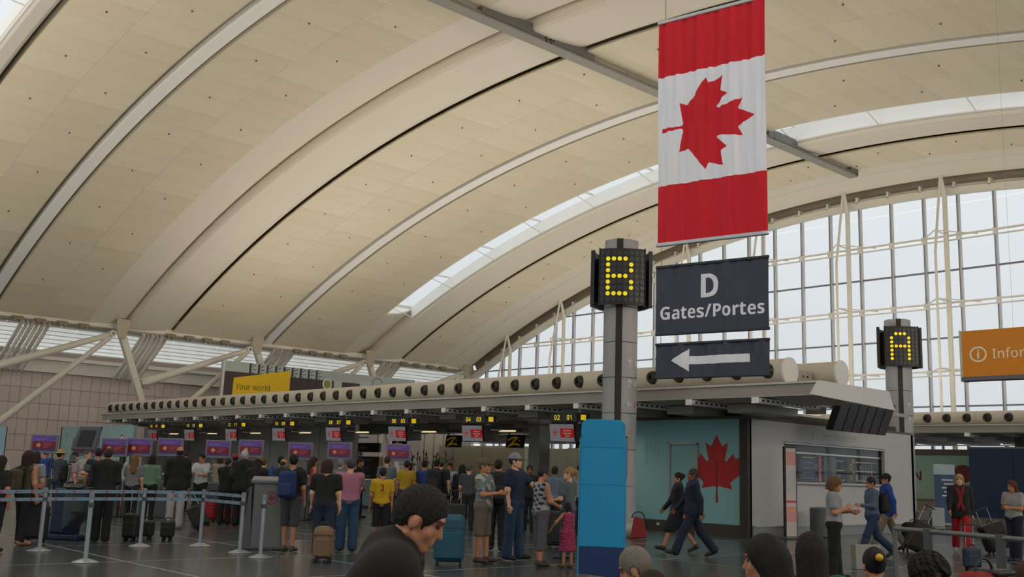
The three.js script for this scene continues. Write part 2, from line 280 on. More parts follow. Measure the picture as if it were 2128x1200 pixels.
// ---- end window wall
{
  const w = struct('window_1', 'tall glazed end wall under the last arch'), mMul = M(0xcdcdd0, 0.5), mDarkT = M(0x7d7f86, 0.5), mCream = M(0xe2ded2, 0.5);
  const posts = []; for (let j = -1; j < 10; j++) posts.push(-57 + 5.63 * j);
  const mul = []; for (const p of posts) for (let k = 0; k < 3; k++) { const x = p + 0.45 + k * 1.877; if (x > -61.8 && x < 7.5) mul.push(x); }
  const yTop = x => vaultY(Math.max(-61.9, Math.min(7.9, x))) - 0.75;
  const rails = []; for (let r = 0; r < 10; r++) rails.push(0.25 + 1.8 * r);
  const pg = box(1.797, 1.74, 0.02);
  for (let c = 0; c + 1 < mul.length; c++) {
    const x0 = mul[c], x1 = mul[c + 1];
    if (x0 > -10) continue;
    for (const y of rails) {
      const t0 = yTop(x0), t1 = yTop(x1), y1 = y + 1.8; if (Math.max(t0, t1) < y + 0.15) continue;
      if (y1 <= Math.min(t0, t1)) mesh('pane', pg, GLASS, w, [(x0 + x1) / 2, y + 0.9, ZFAR]);
      else { const p = [[x0 + 0.04, y + 0.03]]; if (t0 > y + 0.05 || t1 > y) p.push([x1 - 0.04, y + 0.03]); p.push([x1 - 0.04, Math.min(y1 - 0.03, Math.max(t1, y + 0.04))]); if (Math.min(t0, t1) < y1 && Math.max(t0, t1) > y1) { const xm = x0 + (x1 - x0) * (y1 - t0) / (t1 - t0); p.push([xm, y1 - 0.03]); } p.push([x0 + 0.04, Math.min(y1 - 0.03, Math.max(t0, y + 0.04))]); const g = extr(p, 0.02); mesh('pane', g, GLASS, w, [0, 0, ZFAR]); }
    }
  }
  { const x0 = mul.find(x => x > -10), p = [[x0, 0.25], [8, 0.25]]; for (let k = 0; k <= 10; k++) { const x = 8 + (x0 - 8) * k / 10; p.push([x, yTop(x)]); } mesh('pane', extr(p, 0.02), GLASS, w, [0, 0, ZFAR]); }
  for (const x of mul) if (x < 8) { const h = yTop(x); mesh('mullion', box(0.09, h, 0.22), mMul, w, [x, h / 2, ZFAR + 0.1]); mesh('mullion_edge', box(0.03, h, 0.05), mDarkT, w, [x - 0.035, h / 2, ZFAR + 0.26]); }
  rails.forEach((y, r) => {
    if (!r || r === 9) return; let a = -62; while (yTop(a) < y + 0.05 && a < 0) a += 0.1; const b = -54 - a;
    if (r % 2 === 0) { mesh('transom', box(b - a, 0.09, 0.12), mCream, w, [(a + b) / 2, y, ZFAR + 0.42]); mesh('transom', box(b - a, 0.06, 0.1), mCream, w, [(a + b) / 2, y - 0.22, ZFAR + 0.3]); for (const x of mul) if (x > a && x < b) mesh('transom_clip', box(0.08, 0.34, 0.3), mCream, w, [x, y - 0.06, ZFAR + 0.32]); }
    else mesh('transom', box(b - a, 0.08, 0.14), mDarkT, w, [(a + b) / 2, y, ZFAR + 0.08]);
  });
  // trussed posts
  for (const p of posts) {
    if (p < -62 || p > 7) continue; const t = yTop(p) + 0.5;
    bar('post', [p, 0, ZFAR + 0.75], [p, t - 1.0, ZFAR + 0.75], 0.13, mCream, w, 12);
    bar('post', [p, t - 1.0, ZFAR + 0.75], [p, t + 0.25, ZFAR + 1.15], 0.13, mCream, w, 12, 0.07);
    bar('front_chord', [p, 0, ZFAR + 2.1], [p, Math.max(1, t - 4.2), ZFAR + 2.1], 0.07, mCream, w, 8);
    bar('front_chord', [p, Math.max(1, t - 4.2), ZFAR + 2.1], [p, t + 0.25, ZFAR + 1.15], 0.07, mCream, w, 8);
    mesh('post_head', box(0.5, 0.12, 0.5), mCream, w, [p, t + 0.3, ZFAR + 1.15]);
    rails.forEach((y, r) => { if (r && r % 2 === 0 && y < t - 2) { bar('stay', [p, y, ZFAR + 2.1], [p - 1.5, y - 0.1, ZFAR + 0.42], 0.035, mCream, w, 6); bar('stay', [p, y, ZFAR + 2.1], [p + 1.5, y - 0.1, ZFAR + 0.42], 0.035, mCream, w, 6); bar('stay', [p, y, ZFAR + 2.1], [p, y, ZFAR + 0.75], 0.04, mCream, w, 6); } });
  }
  // arch tubes along the top
  mesh('arch_tube', archStrip(rect(ZFAR + 0.55, ZFAR + 0.15, -1.05, -0.7)), mCream, w);
  mesh('arch_tube', archStrip(rect(ZFAR + 0.3, ZFAR - 0.1, -0.62, -0.5)), mCream, w);
  for (const x of mul) { const th = thOf(x), [ax, ay] = arc(th, -0.58); mesh('arch_clip', box(0.12, 0.36, 0.5), mCream, w, [ax, ay, ZFAR + 0.3]); }
}
{ // walls outside the frame
  const r = struct('wall_right', 'kerbside wall of large windows on the right of the hall');
  mesh('parapet', box(0.4, 0.9, 66), M(0xb8b2a6, 0.7), r, [8.5, 0.45, -20.6]);
  mesh('head_wall', box(0.4, 1.2, 66), M(0xb8b2a6, 0.7), r, [8.5, 9.2, -20.6]);
  const w = struct('window_5', 'large kerbside panes in the right wall');
  for (let i = 0; i < 9; i++) { mesh('pane', box(0.02, 7.7, 6.9), GLASS, w, [8.5, 4.75, 8.4 - i * 7.25]); mesh('mullion', box(0.25, 7.7, 0.35), mBeam, w, [8.5, 4.75, 12 - i * 7.25]); }
  const b = struct('wall_back', 'plain wall framing the second glazed end');
  const p = [[-66.7, -0.3], [8.7, -0.3], [8.7, 9.5]]; for (let k = 0; k <= 24; k++) p.push(arc(TH - 2 * TH * k / 24, 0.95)); p.push([-66.7, 9.5]);
  { const sh = new THREE.Shape(p.map(q => new THREE.Vector2(q[0], q[1]))), ho = [[-60, 1.0], [6, 1.0], [6, 9.0]]; for (let k = 0; k <= 16; k++) { const q = arc(thOf(5) + (thOf(-59) - thOf(5)) * k / 16, -1.0); ho.push(q); } ho.push([-60, 9.0]); sh.holes.push(new THREE.Path(ho.map(q => new THREE.Vector2(q[0], q[1]))));
    const wg = new THREE.ExtrudeGeometry(sh, { depth: 0.4, bevelEnabled: false }); mesh('wall_core', wg, M(0xc4b9a4, 0.8), b, [0, 0, ZBACK]);
    const wb = struct('window_6', 'glazed end wall opposite the tall end window'); mesh('pane', extr(ho, 0.02), GLASS, wb, [0, 0, ZBACK + 0.2]); for (let x = -55; x < 6; x += 5.6) mesh('mullion', box(0.3, vaultY(x) - 1.6, 0.3), mBeam, wb, [x, (vaultY(x) - 1.6) / 2 + 0.5, ZBACK + 0.2]); for (const y of [4, 8]) mesh('transom', box(64, 0.2, 0.2), mBeam, wb, [-27, y, ZBACK + 0.2]); }
  const s = struct('wall_far', 'low plinth below the end window'); mesh('plinth', box(75, 0.4, 0.4), M(0x8f8b84, 0.7), s, [-29, 0.1, ZFAR]);
  mesh('corner_infill', box(4.6, 9.5, 0.3), mWallW, s, [-64.3, 4.7, ZFAR - 0.1]);
}

// ---------------------------------------------------------------- uplight troughs that wash the vault (assumed on the canopies, hidden behind the ducts; kerbside, transom and neighbouring rows added unseen)
function uplight(x, y, z, w, d, power, label, group, tilt = 0) {
  const t = thing('uplight_trough', label, 'uplight', [x, y, z], 0, group); t.rotation.z = tilt;
  mesh('trough', box(w + 0.1, 0.12, d + 0.1), M(0xb5b3ac, 0.5), t, [0, 0.06, 0]);
  const e = mesh('lamp_face', box(w, 0.01, d), M(0xfff3df, 0.5, { emissive: 0xfff0d6, emissiveIntensity: 1.2 }), t, [0, 0.126, 0]);
  const L = new THREE.RectAreaLight(0xfff5e8, power, w, d); L.position.set(0, 0.16, 0); L.rotation.x = Math.PI / 2; t.add(L); L.castShadow = true;
}
const UP = 13.5;
for (let i = 0; i < 5; i++) uplight(-26.5 - i * 6.0, 3.9, -30, 5.4, 0.8, UP, 'long uplight trough on the rear check-in canopy', 'uplight troughs on the rear canopy');
for (let i = 0; i < 5; i++) uplight(-18 - i * 7.5, 4.12, -47.4, 5.6, 0.8, UP * 0.7, 'long uplight trough on the far canopy', 'uplight troughs on the far canopy');
for (let i = 0; i < 7; i++) uplight(7.4, 8.75, 2 - i * 8, 0.8, 5.6, UP * 2.3, 'added unseen uplight trough on the kerbside wall head', 'added uplight troughs on the kerbside wall', 0.5);  // unseen row added to throw more light on the near vault
uplight(-19.2, 3.5, -29, 3.6, 1.2, UP, 'broad uplight trough on the office block roof', undefined);
for (let i = 0; i < 7; i++) uplight(-3 - i * 8, 8.12, 12.0, 5.6, 0.7, UP * 3.4, 'added unseen uplight trough on the transom of the second glazed end', 'added uplight troughs on the end transom');  // made-up row behind the camera, added to lift the near vault
for (let i = 0; i < 6; i++) uplight(-21 - i * 6.2, 3.9, -2.2, 5.4, 0.8, UP * 1.5, 'added unseen uplight trough on the added neighbouring canopy', 'added uplight troughs on the neighbouring canopy');  // out-of-view lamps added because the near-left vault was too dim

// ---------------------------------------------------------------- artwork helpers
const LEAF = (() => { const h = [[-90, 2030], [-45, 1167], [-70, 1100], [-156, 1069], [-1015, 1220], [-899, 900], [-900, 860], [-919, 827], [-1860, 65], [-1648, -34], [-1615, -65], [-1614, -113], [-1800, -685], [-1258, -570], [-1210, -575], [-1185, -608], [-1080, -855], [-657, -401], [-600, -385], [-546, -458], [-750, -1510], [-423, -1321], [-370, -1315], [-332, -1348], [0, -2000]]; return h.concat(h.slice(0, -1).reverse().map(p => [-p[0], p[1]])).map(p => [p[0] / 2030, p[1] / 2030]); })();
function leafPath(c, x, y, s, turn = 0) { c.beginPath(); const ct = Math.cos(turn), sn = Math.sin(turn); LEAF.forEach(([a, b], i) => { const px = x + s * (a * ct - b * sn), py = y + s * (a * sn + b * ct); i ? c.lineTo(px, py) : c.moveTo(px, py); }); c.closePath(); }
function roundel(c, x, y, r, bg = '#b81f2c', fg = '#ffffff') { c.fillStyle = bg; c.beginPath(); c.arc(x, y, r, 0, 7); c.fill(); c.fillStyle = fg; c.beginPath(); c.arc(x, y, r * 0.84, 0, 7); c.fill(); c.fillStyle = bg; leafPath(c, x, y, r * 0.68); c.fill(); }
function extrX(pts, x0, x1) { const g = extr(pts, x1 - x0); g.rotateY(-Math.PI / 2); g.translate((x0 + x1) / 2, 0, 0); return g; } // profile in z,y pushed along x
const gText = (c, t, x, y, f, col, al = 'left') => { c.font = f; c.fillStyle = col; c.textAlign = al; c.fillText(t, x, y); };

const texPurple = canvasTex(256, 176, (c, w, h) => {
  c.fillStyle = '#5d4590'; c.fillRect(0, 0, w, h); c.fillStyle = '#7d66a8'; c.fillRect(24, 34, 130, 10); c.fillStyle = '#2c1c55'; c.fillRect(218, 40, 10, 10);
  c.fillStyle = '#6d1028'; c.fillRect(0, 70, w, 84); c.fillStyle = '#b9884a'; c.beginPath(); c.arc(70, 110, 24, 0, 7); c.fill(); c.fillStyle = '#94506a'; for (let i = 0; i < 3; i++) c.fillRect(120, 88 + i * 20, 100 - i * 22, 8);
  c.fillStyle = '#3d3068'; c.fillRect(0, 154, w, 22);
});
const texHang = canvasTex(256, 160, (c, w, h) => {
  c.fillStyle = '#9a98a4'; c.fillRect(0, 0, w, h); roundel(c, 52, 78, 30, '#c0222e', '#a9a7b1'); c.fillStyle = '#c01f24'; c.fillRect(110, 40, 146, 84);
  c.fillStyle = '#f0d9d9'; c.font = 'bold 20px sans-serif'; c.textAlign = 'center'; c.fillText('Check in', 184, 66); c.fillText('bag drop', 184, 90); c.fillText('here', 184, 114);
});
const texBack = canvasTex(256, 160, (c, w, h) => { c.fillStyle = '#15120d'; c.fillRect(0, 0, w, h); c.strokeStyle = '#d8a83a'; c.lineWidth = 22; c.beginPath(); c.moveTo(20, 70); c.quadraticCurveTo(90, 20, 150, 36); c.lineTo(60, 130); c.quadraticCurveTo(130, 100, 200, 128); c.stroke(); c.fillStyle = '#c4641f'; c.fillRect(170, 60, 30, 16); });
const mScreen = t => new THREE.MeshStandardMaterial({ map: t, roughness: 0.35, emissive: 0xffffff, emissiveMap: t, emissiveIntensity: 0.06 });
const mPurple = mScreen(texPurple), mHang = mScreen(texHang), mBackScr = mScreen(texBack);
const mBlack = M(0x17161a, 0.5), mGreyFrame = M(0x6e6f7c, 0.45), mCan = M(0xb0ada6, 0.55), mCanLight = M(0xdadcdd, 0.5), mDuct = M(0xc8c2b4, 0.5), mNoz = M(0x3c3a35, 0.35, { metalness: 0.5 });

// ---------------------------------------------------------------- air ducts with round jet nozzles
const nozRing = lathe([[0.085, -0.04], [0.085, 0.07], [0.12, 0.1], [0.165, 0.07], [0.19, 0.02], [0.2, -0.06]], 20), nozHole = cyl(0.088, 0.088, 0.03, 16), nozBall = lathe([[0.05, 0.085], [0.075, 0.07], [0.086, 0.03]], 16);
function airDuct(label, x0, x1, y, z, r, n, sx, step) {
  const t = thing('air_duct', label, 'air duct');
  const pipe = mesh('pipe', new THREE.CylinderGeometry(r, r, x1 - x0, 40, 1, true), mDuct, t, [(x0 + x1) / 2, y, z]); pipe.rotation.z = Math.PI / 2;
  for (const x of [x0, x1]) { const c = mesh('end_cap', cyl(r + 0.025, r + 0.025, 0.06, 40), mCanLight, t, [x, y, z]); c.rotation.z = Math.PI / 2; }
  for (let x = x0 + 4; x < x1 - 1; x += 3.9) { const s = mesh('seam_band', cyl(r + 0.004, r + 0.004, 0.03, 32), M(0xb8b2a4, 0.5), t, [x, y, z]); s.rotation.z = Math.PI / 2; }
  for (let i = 0; i < n; i++) {
    const nz = mesh('nozzle', nozRing, mNoz, t, [sx - i * step, y, z + r - 0.01], [Math.PI / 2 + 0.06, 0, 0]);
    mesh('outlet', nozHole, mNoz, nz, [0, 0.0, 0]); mesh('jet_ring', nozBall, M(0x6a675f, 0.4, { metalness: 0.5 }), nz);
  }
  for (let x = x0 + 1; x < x1; x += 5.8) mesh('cradle', box(0.1, 0.16, 0.5), mCan, t, [x, y - r - 0.03, z]);
  return t;
}
airDuct('long pale air duct with round nozzles on the check-in canopy edge', -59.3, -14.65, 4.37, -23.4, 0.345, 46, -15.1, 0.972);
airDuct('short pale air duct behind the long one on the check-in canopy', -59.3, -14.05, 4.42, -24.95, 0.33, 0, 0, 1);
airDuct('distant air duct with round nozzles below the end window', -58, -9, 4.5, -45, 0.3, 50, -9.6, 0.88);
{ const t = thing('duct_plenum', 'grey flat plenum box linking the two ducts on the canopy end', 'plenum', [-15.2, 4.1, -24.18]); mesh('casing', rbox(1.0, 0.6, 0.8, 0.03), mCan, t, [0, 0.1, 0]); mesh('side_plate', box(0.03, 0.5, 0.7), M(0x9a9891, 0.45), t, [0.52, 0.1, 0]); for (const z of [-0.1, 0.1]) mesh('screw', cyl(0.03, 0.03, 0.02, 8), mNoz, t, [0.54, 0.2, z]).rotation.z = Math.PI / 2; }

// ---------------------------------------------------------------- canopies
function canopy(label, x0, x1, zf, zb, y, dim) {
  const t = thing('canopy', label, 'canopy');
  mesh('wing', extrX([[zf, y], [zf - 0.08, y - 0.26], [zf - 1.4, y - 0.4], [zb + 1.4, y - 0.4], [zb + 0.08, y - 0.26], [zb, y]], x0, x1), mCan, t);
  mesh('edge_trim', box(x1 - x0, 0.05, 0.06), M(0xc6c4bd, 0.45), t, [(x0 + x1) / 2, y + 0.0, zf + 0.02]);
  mesh('lower_lip', box(x1 - x0, 0.05, 0.1), M(0xa3a09a, 0.45), t, [(x0 + x1) / 2, y - 0.29, zf - 0.1]);
  mesh('end_plate', extr([[-zb - 0.2, y + 0.03], [-zf, y + 0.03], [-zf - 0.35, y - 0.33], [-zb + 0.1, y - 0.45]].map(p => [p[0] * -1, p[1]]), 0.06).rotateY(-Math.PI / 2), M(0xd0d2d4, 0.4), t, [x1 + 0.02, 0, 0]);
  for (let k = 0; k < Math.floor((x1 - x0 - 2) / 2.05); k++) { const b = mesh('soffit_beam', box(0.9, 0.22, Math.abs(zb - zf) - 1.6), M(0x9b9892, 0.55), t, [x1 - 2.9 - k * 2.05, y - 0.5, (zf + zb) / 2 - 0.3]); }
  return t;
}
canopy('grey wing canopy over the front check-in counters', -56.8, -12.9, -21.8, -25.4, 3.9);
canopy('grey wing canopy over the rear check-in desks behind the ducts', -56.8, -23, -27.2, -33.4, 3.9);
canopy('added unseen grey wing canopy carrying the neighbouring uplights', -56.8, -18, -0.4, -4.0, 3.9);  // unseen canopy, added only to carry the extra uplights
for (const x of [-22, -34, -46, -55]) { const g = thing('canopy_column', 'added square grey column under the unseen neighbouring canopy', 'column', [x, 0, -2.2], 0, 'added columns of the neighbouring canopy'); mesh('shaft', rbox(0.58, 3.5, 0.58, 0.06, 2), M(0x76777a, 0.5), g, [0, 1.75, 0]); mesh('base_ring', rbox(0.64, 0.12, 0.64, 0.03), M(0x55565a, 0.5), g, [0, 0.06, 0]); }  // unseen columns added to hold up that canopy
canopy('distant grey wing canopy below the end window', -58, -9.5, -43.6, -50.8, 4.12);
{ // slotted light bars under the canopy, running front to back
  const g = extr([[-0.09, 0.06], [-0.09, -0.03], [-0.05, -0.07], [0.05, -0.07], [0.09, -0.03], [0.09, 0.06]], 2.9, 0.008), sl = box(0.05, 0.012, 0.1);
  const proto = thing('light_bar', 'first slotted white light bar from the office end of the canopy', 'light bar', [-14.6, 3.5, -23.2], 0, 'light bars under the canopy');
  mesh('housing', g, M(0xe4e4e2, 0.4), proto); mesh('end_cap', box(0.2, 0.15, 0.03), M(0xececea, 0.4), proto, [0, 0, 1.46]);
  for (let k = 0; k < 12; k++) mesh('slot', sl, mBlack, proto, [0.085, 0.0, 1.25 - k * 0.22], [0, 0, Math.PI / 2]);
  for (const s of [-1, 1]) mesh('hanger', cyl(0.012, 0.012, 0.25, 6), mBeam, proto, [0, 0.14, s * 0.9]);
  for (let k = 1; k < 21; k++) { const c = proto.clone(); c.name = numbered('light_bar'); c.userData = { ...proto.userData, label: ORD[k] + ' slotted white light bar from the office end of the canopy' }; c.position.x = -14.6 - k * 2.05; scene.add(c); }
  for (let k = 0; k < 5; k++) { const c = proto.clone(); c.name = numbered('light_bar'); c.userData = { label: ORD[k] + ' light bar under the distant canopy from its blue wall end', category: 'light bar', group: 'light bars under the distant canopy' }; c.position.set(-12.6 - k * 3.1, 3.72, -45.0); scene.add(c); }
}
// ---------------------------------------------------------------- counters, counter walls and hanging counter signs
{
  const t = thing('counter_wall', 'plain grey wall behind the check-in counters', 'wall'); mesh('panel', box(22, 3.4, 0.2), M(0x8d8f8e, 0.6), t, [-48.6, 1.7, -25.6]);
  for (let k = 0; k < 5; k++) mesh('joint', box(0.02, 3.4, 0.02), M(0x565857, 0.6), t, [-58 + k * 4.4, 1.7, -25.495]);
  const texAqua = canvasTex(512, 164, (c, w, h) => { c.fillStyle = '#9dc0c4'; c.fillRect(0, 0, w, h); roundel(c, 440, 42, 18, '#b3282f', '#d7dede'); gText(c, 'Premium', 468, 96, '13px sans-serif', '#2e5660', 'right'); gText(c, 'Enregistrement', 468, 114, '13px sans-serif', '#2e5660', 'right'); roundel(c, 40, 24, 7, '#c23a3a', '#9dc0c4'); c.fillStyle = '#a9cacd'; c.fillRect(300, 0, 3, h); });
  const a = thing('aqua_wall', 'pale aqua wall with small red round emblem beside the grey counter wall', 'wall', [-55.6, 0, -21.2]); mesh('panel', box(10, 3.2, 0.16), [0, 1, 2, 3, 4, 5].map(i => i === 4 ? new THREE.MeshStandardMaterial({ map: texAqua, roughness: 0.6 }) : M(0x86abb0, 0.6)), a, [0, 1.6, 0]); mesh('edge_post', box(0.1, 3.2, 0.2), mBlack, a, [-5.05, 1.6, 0]);
  // counters
  const proto = thing('check_in_counter', 'first teal fronted check-in desk from the office block', 'counter', [-21.6, 0, -22.9], 0, 'check-in desks in a row');
  mesh('front', rbox(1.96, 1.02, 0.12, 0.02), M(0x4a6669, 0.5), proto, [0, 0.51, 0.3]); mesh('top', rbox(2.02, 0.05, 0.72, 0.015), M(0x9da09f, 0.4), proto, [0, 1.06, 0.02]);
  for (const s of [-1, 1]) mesh('side', box(0.05, 1.02, 0.6), M(0x6f7472, 0.5), proto, [s * 0.95, 0.51, -0.02]);
  mesh('kick_plate', box(1.9, 0.12, 0.06), mBlack, proto, [0, 0.06, 0.36]);
  const mon = mesh('desk_monitor', rbox(0.42, 0.3, 0.03, 0.01), mBlack, proto, [0.4, 1.28, -0.1]); mesh('stand', cyl(0.02, 0.06, 0.16, 10), mBlack, mon, [0, -0.18, 0]);
  for (let k = 1; k < 16; k++) { const c = proto.clone(); c.name = numbered('check_in_counter'); c.userData = { ...proto.userData, label: ORD[k] + ' teal fronted check-in desk from the office block' }; c.position.x = -21.6 - k * 2.08; scene.add(c); }
  // hanging signs: a two-number strip over a tilted screen, on a post
  const pairs = ['02 01', '04 03', '06 05', '08 07', '10 09', '12 11', '14 13', '16 15'];
  const words = ['one and two', 'three and four', 'five and six', 'seven and eight', 'nine and ten', 'eleven and twelve', 'thirteen and fourteen', 'fifteen and sixteen'];
  pairs.forEach((p, i) => {
    const x = -21.85 - i * 4.18, g = thing('counter_sign', 'hanging yellow-digit sign and screen over desks ' + words[i], 'sign', [x, 3.22, -22.4], 0.12);
    const tx = canvasTex(256, 64, (c, w, h) => { c.fillStyle = '#0d0c0c'; c.fillRect(0, 0, w, h); c.fillStyle = '#f0cf1c'; c.font = 'bold 50px monospace'; c.textAlign = 'center'; c.fillText(p.slice(0, 2), 66, 50); c.fillText(p.slice(3), 188, 50); });
    mesh('number_strip', box(1.0, 0.25, 0.12), [0, 1, 2, 3, 4, 5].map(k => k === 4 ? new THREE.MeshStandardMaterial({ map: tx, roughness: 0.4, emissive: 0xffffff, emissiveMap: tx, emissiveIntensity: 0.55 }) : mBlack), g);
    { const sp = mesh('side_plate', box(0.4, 0.25, 0.1), mBlack, g, [0.62, 0.0, -0.1], [0, 0.9, 0]); mesh('side_digit', box(0.16, 0.16, 0.01), M(0xe8c41e, 0.5, { emissive: 0xe8c41e, emissiveIntensity: 0.4 }), sp, [0, 0, 0.055]); }
    mesh('post', box(0.1, 0.8, 0.1), M(0xa4a3a5, 0.4), g, [0.52, 0.02, -0.12]);
    mesh('screen', box(1.0, 0.52, 0.06), [0, 1, 2, 3, 4, 5].map(k => k === 4 ? mHang : mBlack), g, [-0.03, -0.46, 0.04], [0.16, -0.1, 0]);
    mesh('side_screen', box(0.5, 0.52, 0.06), mBlack, g, [0.62, -0.44, -0.16], [0.1, 1.0, 0]);
    mesh('reading_light', box(0.7, 0.05, 0.09), M(0xf2e6b4, 0.4, { emissive: 0xffe9b0, emissiveIntensity: 0.5 }), g, [1.0, -0.36, -0.5]); { const L = new THREE.RectAreaLight(0xfff0cc, 30, 0.68, 0.09); L.position.set(1.0, -0.39, -0.5); L.rotation.x = -Math.PI / 2; L.castShadow = true; g.add(L); }
    mesh('light_arm', box(0.04, 0.04, 0.6), M(0xa4a3a5, 0.4), g, [0.75, -0.34, -0.3]);
  });
  for (let i = 0; i < 7; i++) { // rear row of the island, seen from behind through the gap
    const x = -28.2 - i * 4.15, g = thing('logo_screen', ORD[i] + ' black and gold hanging screen from the office block', 'screen', [x, 2.82, -30.2], 0.1, 'black and gold rear screens');
    mesh('screen', box(1.0, 0.55, 0.07), [0, 1, 2, 3, 4, 5].map(k => k === 4 ? mBackScr : mBlack), g, [0, 0, 0], [-0.15, 0, 0]);
    mesh('number_casing', box(0.95, 0.22, 0.1), M(0xb9b8b2, 0.5), g, [0, 0.5, 0]); for (let k = 0; k < 3; k++) mesh('vent', box(0.24, 0.15, 0.02), mBlack, g, [-0.3 + k * 0.3, 0.5, 0.055]);
    mesh('post', box(0.07, 0.9, 0.07), M(0xa4a3a5, 0.4), g, [-0.45, 0.35, -0.1]); mesh('arm', box(1.5, 0.05, 0.05), M(0xb3a88c, 0.4), g, [0.2, 0.2, -0.3]);
  }
  for (const [x, z, w] of [[-26.9, -26.3, 'in the open gap of the check-in island'], [-41.4, -27.5, 'at the end of the grey counter wall']]) { const g = thing('canopy_column', 'square grey column ' + w, 'column', [x, 0, z]); mesh('shaft', rbox(0.58, 3.5, 0.58, 0.06, 2), M(0x76777a, 0.5), g, [0, 1.75, 0]); mesh('collar', rbox(0.66, 0.12, 0.66, 0.03), M(0x5f6063, 0.5), g, [0, 3.3, 0]); mesh('base_ring', rbox(0.64, 0.12, 0.64, 0.03), M(0x55565a, 0.5), g, [0, 0.06, 0]); }
  // beige service cabins seen through the gap
  const mB = M(0xbdbaac, 0.6), mB2 = M(0xc6c4b4, 0.6);
  const b = thing('service_cabin', 'plain beige service cabin seen through the island gap', 'cabin', [-41.2, 0, -36.6]); mesh('front', box(6.9, 2.75, 0.2), mB, b, [0, 1.38, 0.6]); mesh('flank', box(0.2, 2.75, 1.2), mB, b, [3.35, 1.38, 0]); mesh('roof', box(6.9, 0.1, 1.4), mB2, b, [0, 2.78, 0]); for (const x of [-2.2, 0.2]) mesh('joint', box(0.025, 2.6, 0.02), M(0x6d6b60, 0.6), b, [x, 1.35, 0.705]);
  const lk = thing('locker_wall', 'pale green jointed panel wall beside the grey column', 'panel wall', [-35.3, 0, -36.4]);
  for (let k = 0; k < 6; k++) { mesh('panel', box(0.66, k === 4 ? 1.0 : 2.7, 0.1), M(0xc3cabd, 0.6), lk, [-1.75 + k * 0.69, k === 4 ? 2.25 : 1.36, 0.6]); }
  mesh('recess_back', box(0.8, 1.1, 0.06), M(0xc3cabd, 0.6), lk, [1.01, 1.28, -0.35]); for (const s of [-1, 1]) mesh('recess_side', box(0.03, 1.0, 0.9), M(0xc3cabd, 0.6), lk, [1.01 + s * 0.35, 1.28, 0.12]); mesh('recess_head', box(0.7, 0.03, 0.9), M(0xc3cabd, 0.6), lk, [1.01, 1.76, 0.12]); mesh('recess_sill', box(0.66, 0.8, 0.1), M(0xc3cabd, 0.6), lk, [1.01, 0.42, 0.6]);
  const gp = thing('gates_sign', 'grey overhead board reading Gates / Portes in yellow behind the desks', 'sign', [-48.0, 2.58, -32.9]);
  const gt = canvasTex(512, 64, (c, w, h) => { c.fillStyle = '#4b4b46'; c.fillRect(0, 0, w, h); c.fillStyle = '#d9c22a'; c.beginPath(); c.arc(50, 32, 16, 0, 7); c.fill(); gText(c, 'Gates / Portes', 100, 44, 'bold 38px sans-serif', '#d9c22a'); });
  mesh('board', box(4.0, 0.5, 0.15), [0, 1, 2, 3, 4, 5].map(k => k === 4 ? new THREE.MeshStandardMaterial({ map: gt, roughness: 0.5 }) : M(0x5b5b56, 0.5)), gp); for (const s of [-1, 1]) mesh('hanger', cyl(0.02, 0.02, 0.66, 8), mBeam, gp, [s * 1.7, 0.58, 0]);
  const wb = thing('white_partition', 'tall white partition behind the plants', 'partition', [-46.5, 0, -37.5]); mesh('panel', box(3.6, 4.2, 0.2), M(0xdcdad4, 0.6), wb, [0, 2.1, 0]); for (let k = 0; k < 4; k++) mesh('rib', box(0.04, 4.2, 0.05), M(0x9a9892, 0.6), wb, [-1.4 + k * 0.9, 2.1, 0.12]);
  const pb = thing('poster_shelf', 'low rack of blue and white leaflets behind the desks', 'rack', [-47.6, 0, -33]); mesh('rack_body', box(3.2, 2.1, 0.3), M(0x9b8f73, 0.6), pb, [0, 1.05, 0]); for (let k = 0; k < 6; k++) mesh('leaflet', box(0.9, 0.16, 0.03), M(k % 2 ? 0x7f93b4 : 0xb9c0c8, 0.6), pb, [0.6 - (k % 3) * 0.15, 1.9 - k * 0.22, 0.17]); for (let k = 0; k < 4; k++) mesh('paper_roll', cyl(0.12, 0.12, 0.2, 12), M(0xcfcfca, 0.6), pb, [-1.3 + k * 0.35, 2.22, 0]);
  // plants
  const lg = (() => { const s = new THREE.Shape(); s.moveTo(0, 0); s.quadraticCurveTo(0.07, 0.12, 0, 0.3); s.quadraticCurveTo(-0.07, 0.12, 0, 0); const g = new THREE.ShapeGeometry(s, 4); return g; })();
  for (const [k, x] of [-39.7, -38.6, -37.6].entries()) {
    const p = thing('potted_plant', ['slim green potted plant nearest the grey counter wall', 'green potted plant between two others in the island gap', 'green potted plant nearest the square grey column'][k], 'plant', [x, 0, -30.6], 0, 'green plants in the island gap');
    mesh('pot', lathe([[0, 0], [0.24, 0], [0.3, 0.5], [0.33, 0.52], [0.3, 0.54], [0, 0.5]], 16), M(0x5c5850, 0.7), p); const ls = [], lm = M([0x3f5a2e, 0x4a6434, 0x38502a][k], 0.7);
    for (let q = 0; q < 5; q++) bar('stem', [0, 0.5, 0], [0.35 * Math.sin(q * 1.3 + k), 1.9 + 0.12 * q, 0.3 * Math.cos(q * 1.3 + k)], 0.014, M(0x4d4a30, 0.8), p, 5);
    for (let q = 0; q < 70; q++) { const u = 0.5 + 0.5 * rnd(), a = rnd() * 6.28, g = lg.clone(); g.rotateX(0.5 + rnd() * 1.6); g.rotateY(rnd() * 6.28); g.translate(0.42 * u * Math.cos(a), 0.9 + 1.3 * rnd(), 0.42 * u * Math.sin(a)); ls.push(g); }
    const fo = mesh('foliage', mergeGeometries(ls), new THREE.MeshStandardMaterial({ color: lm.color, roughness: 0.7, side: THREE.DoubleSide }), p); fo.userData.kind = 'stuff';
  }
}

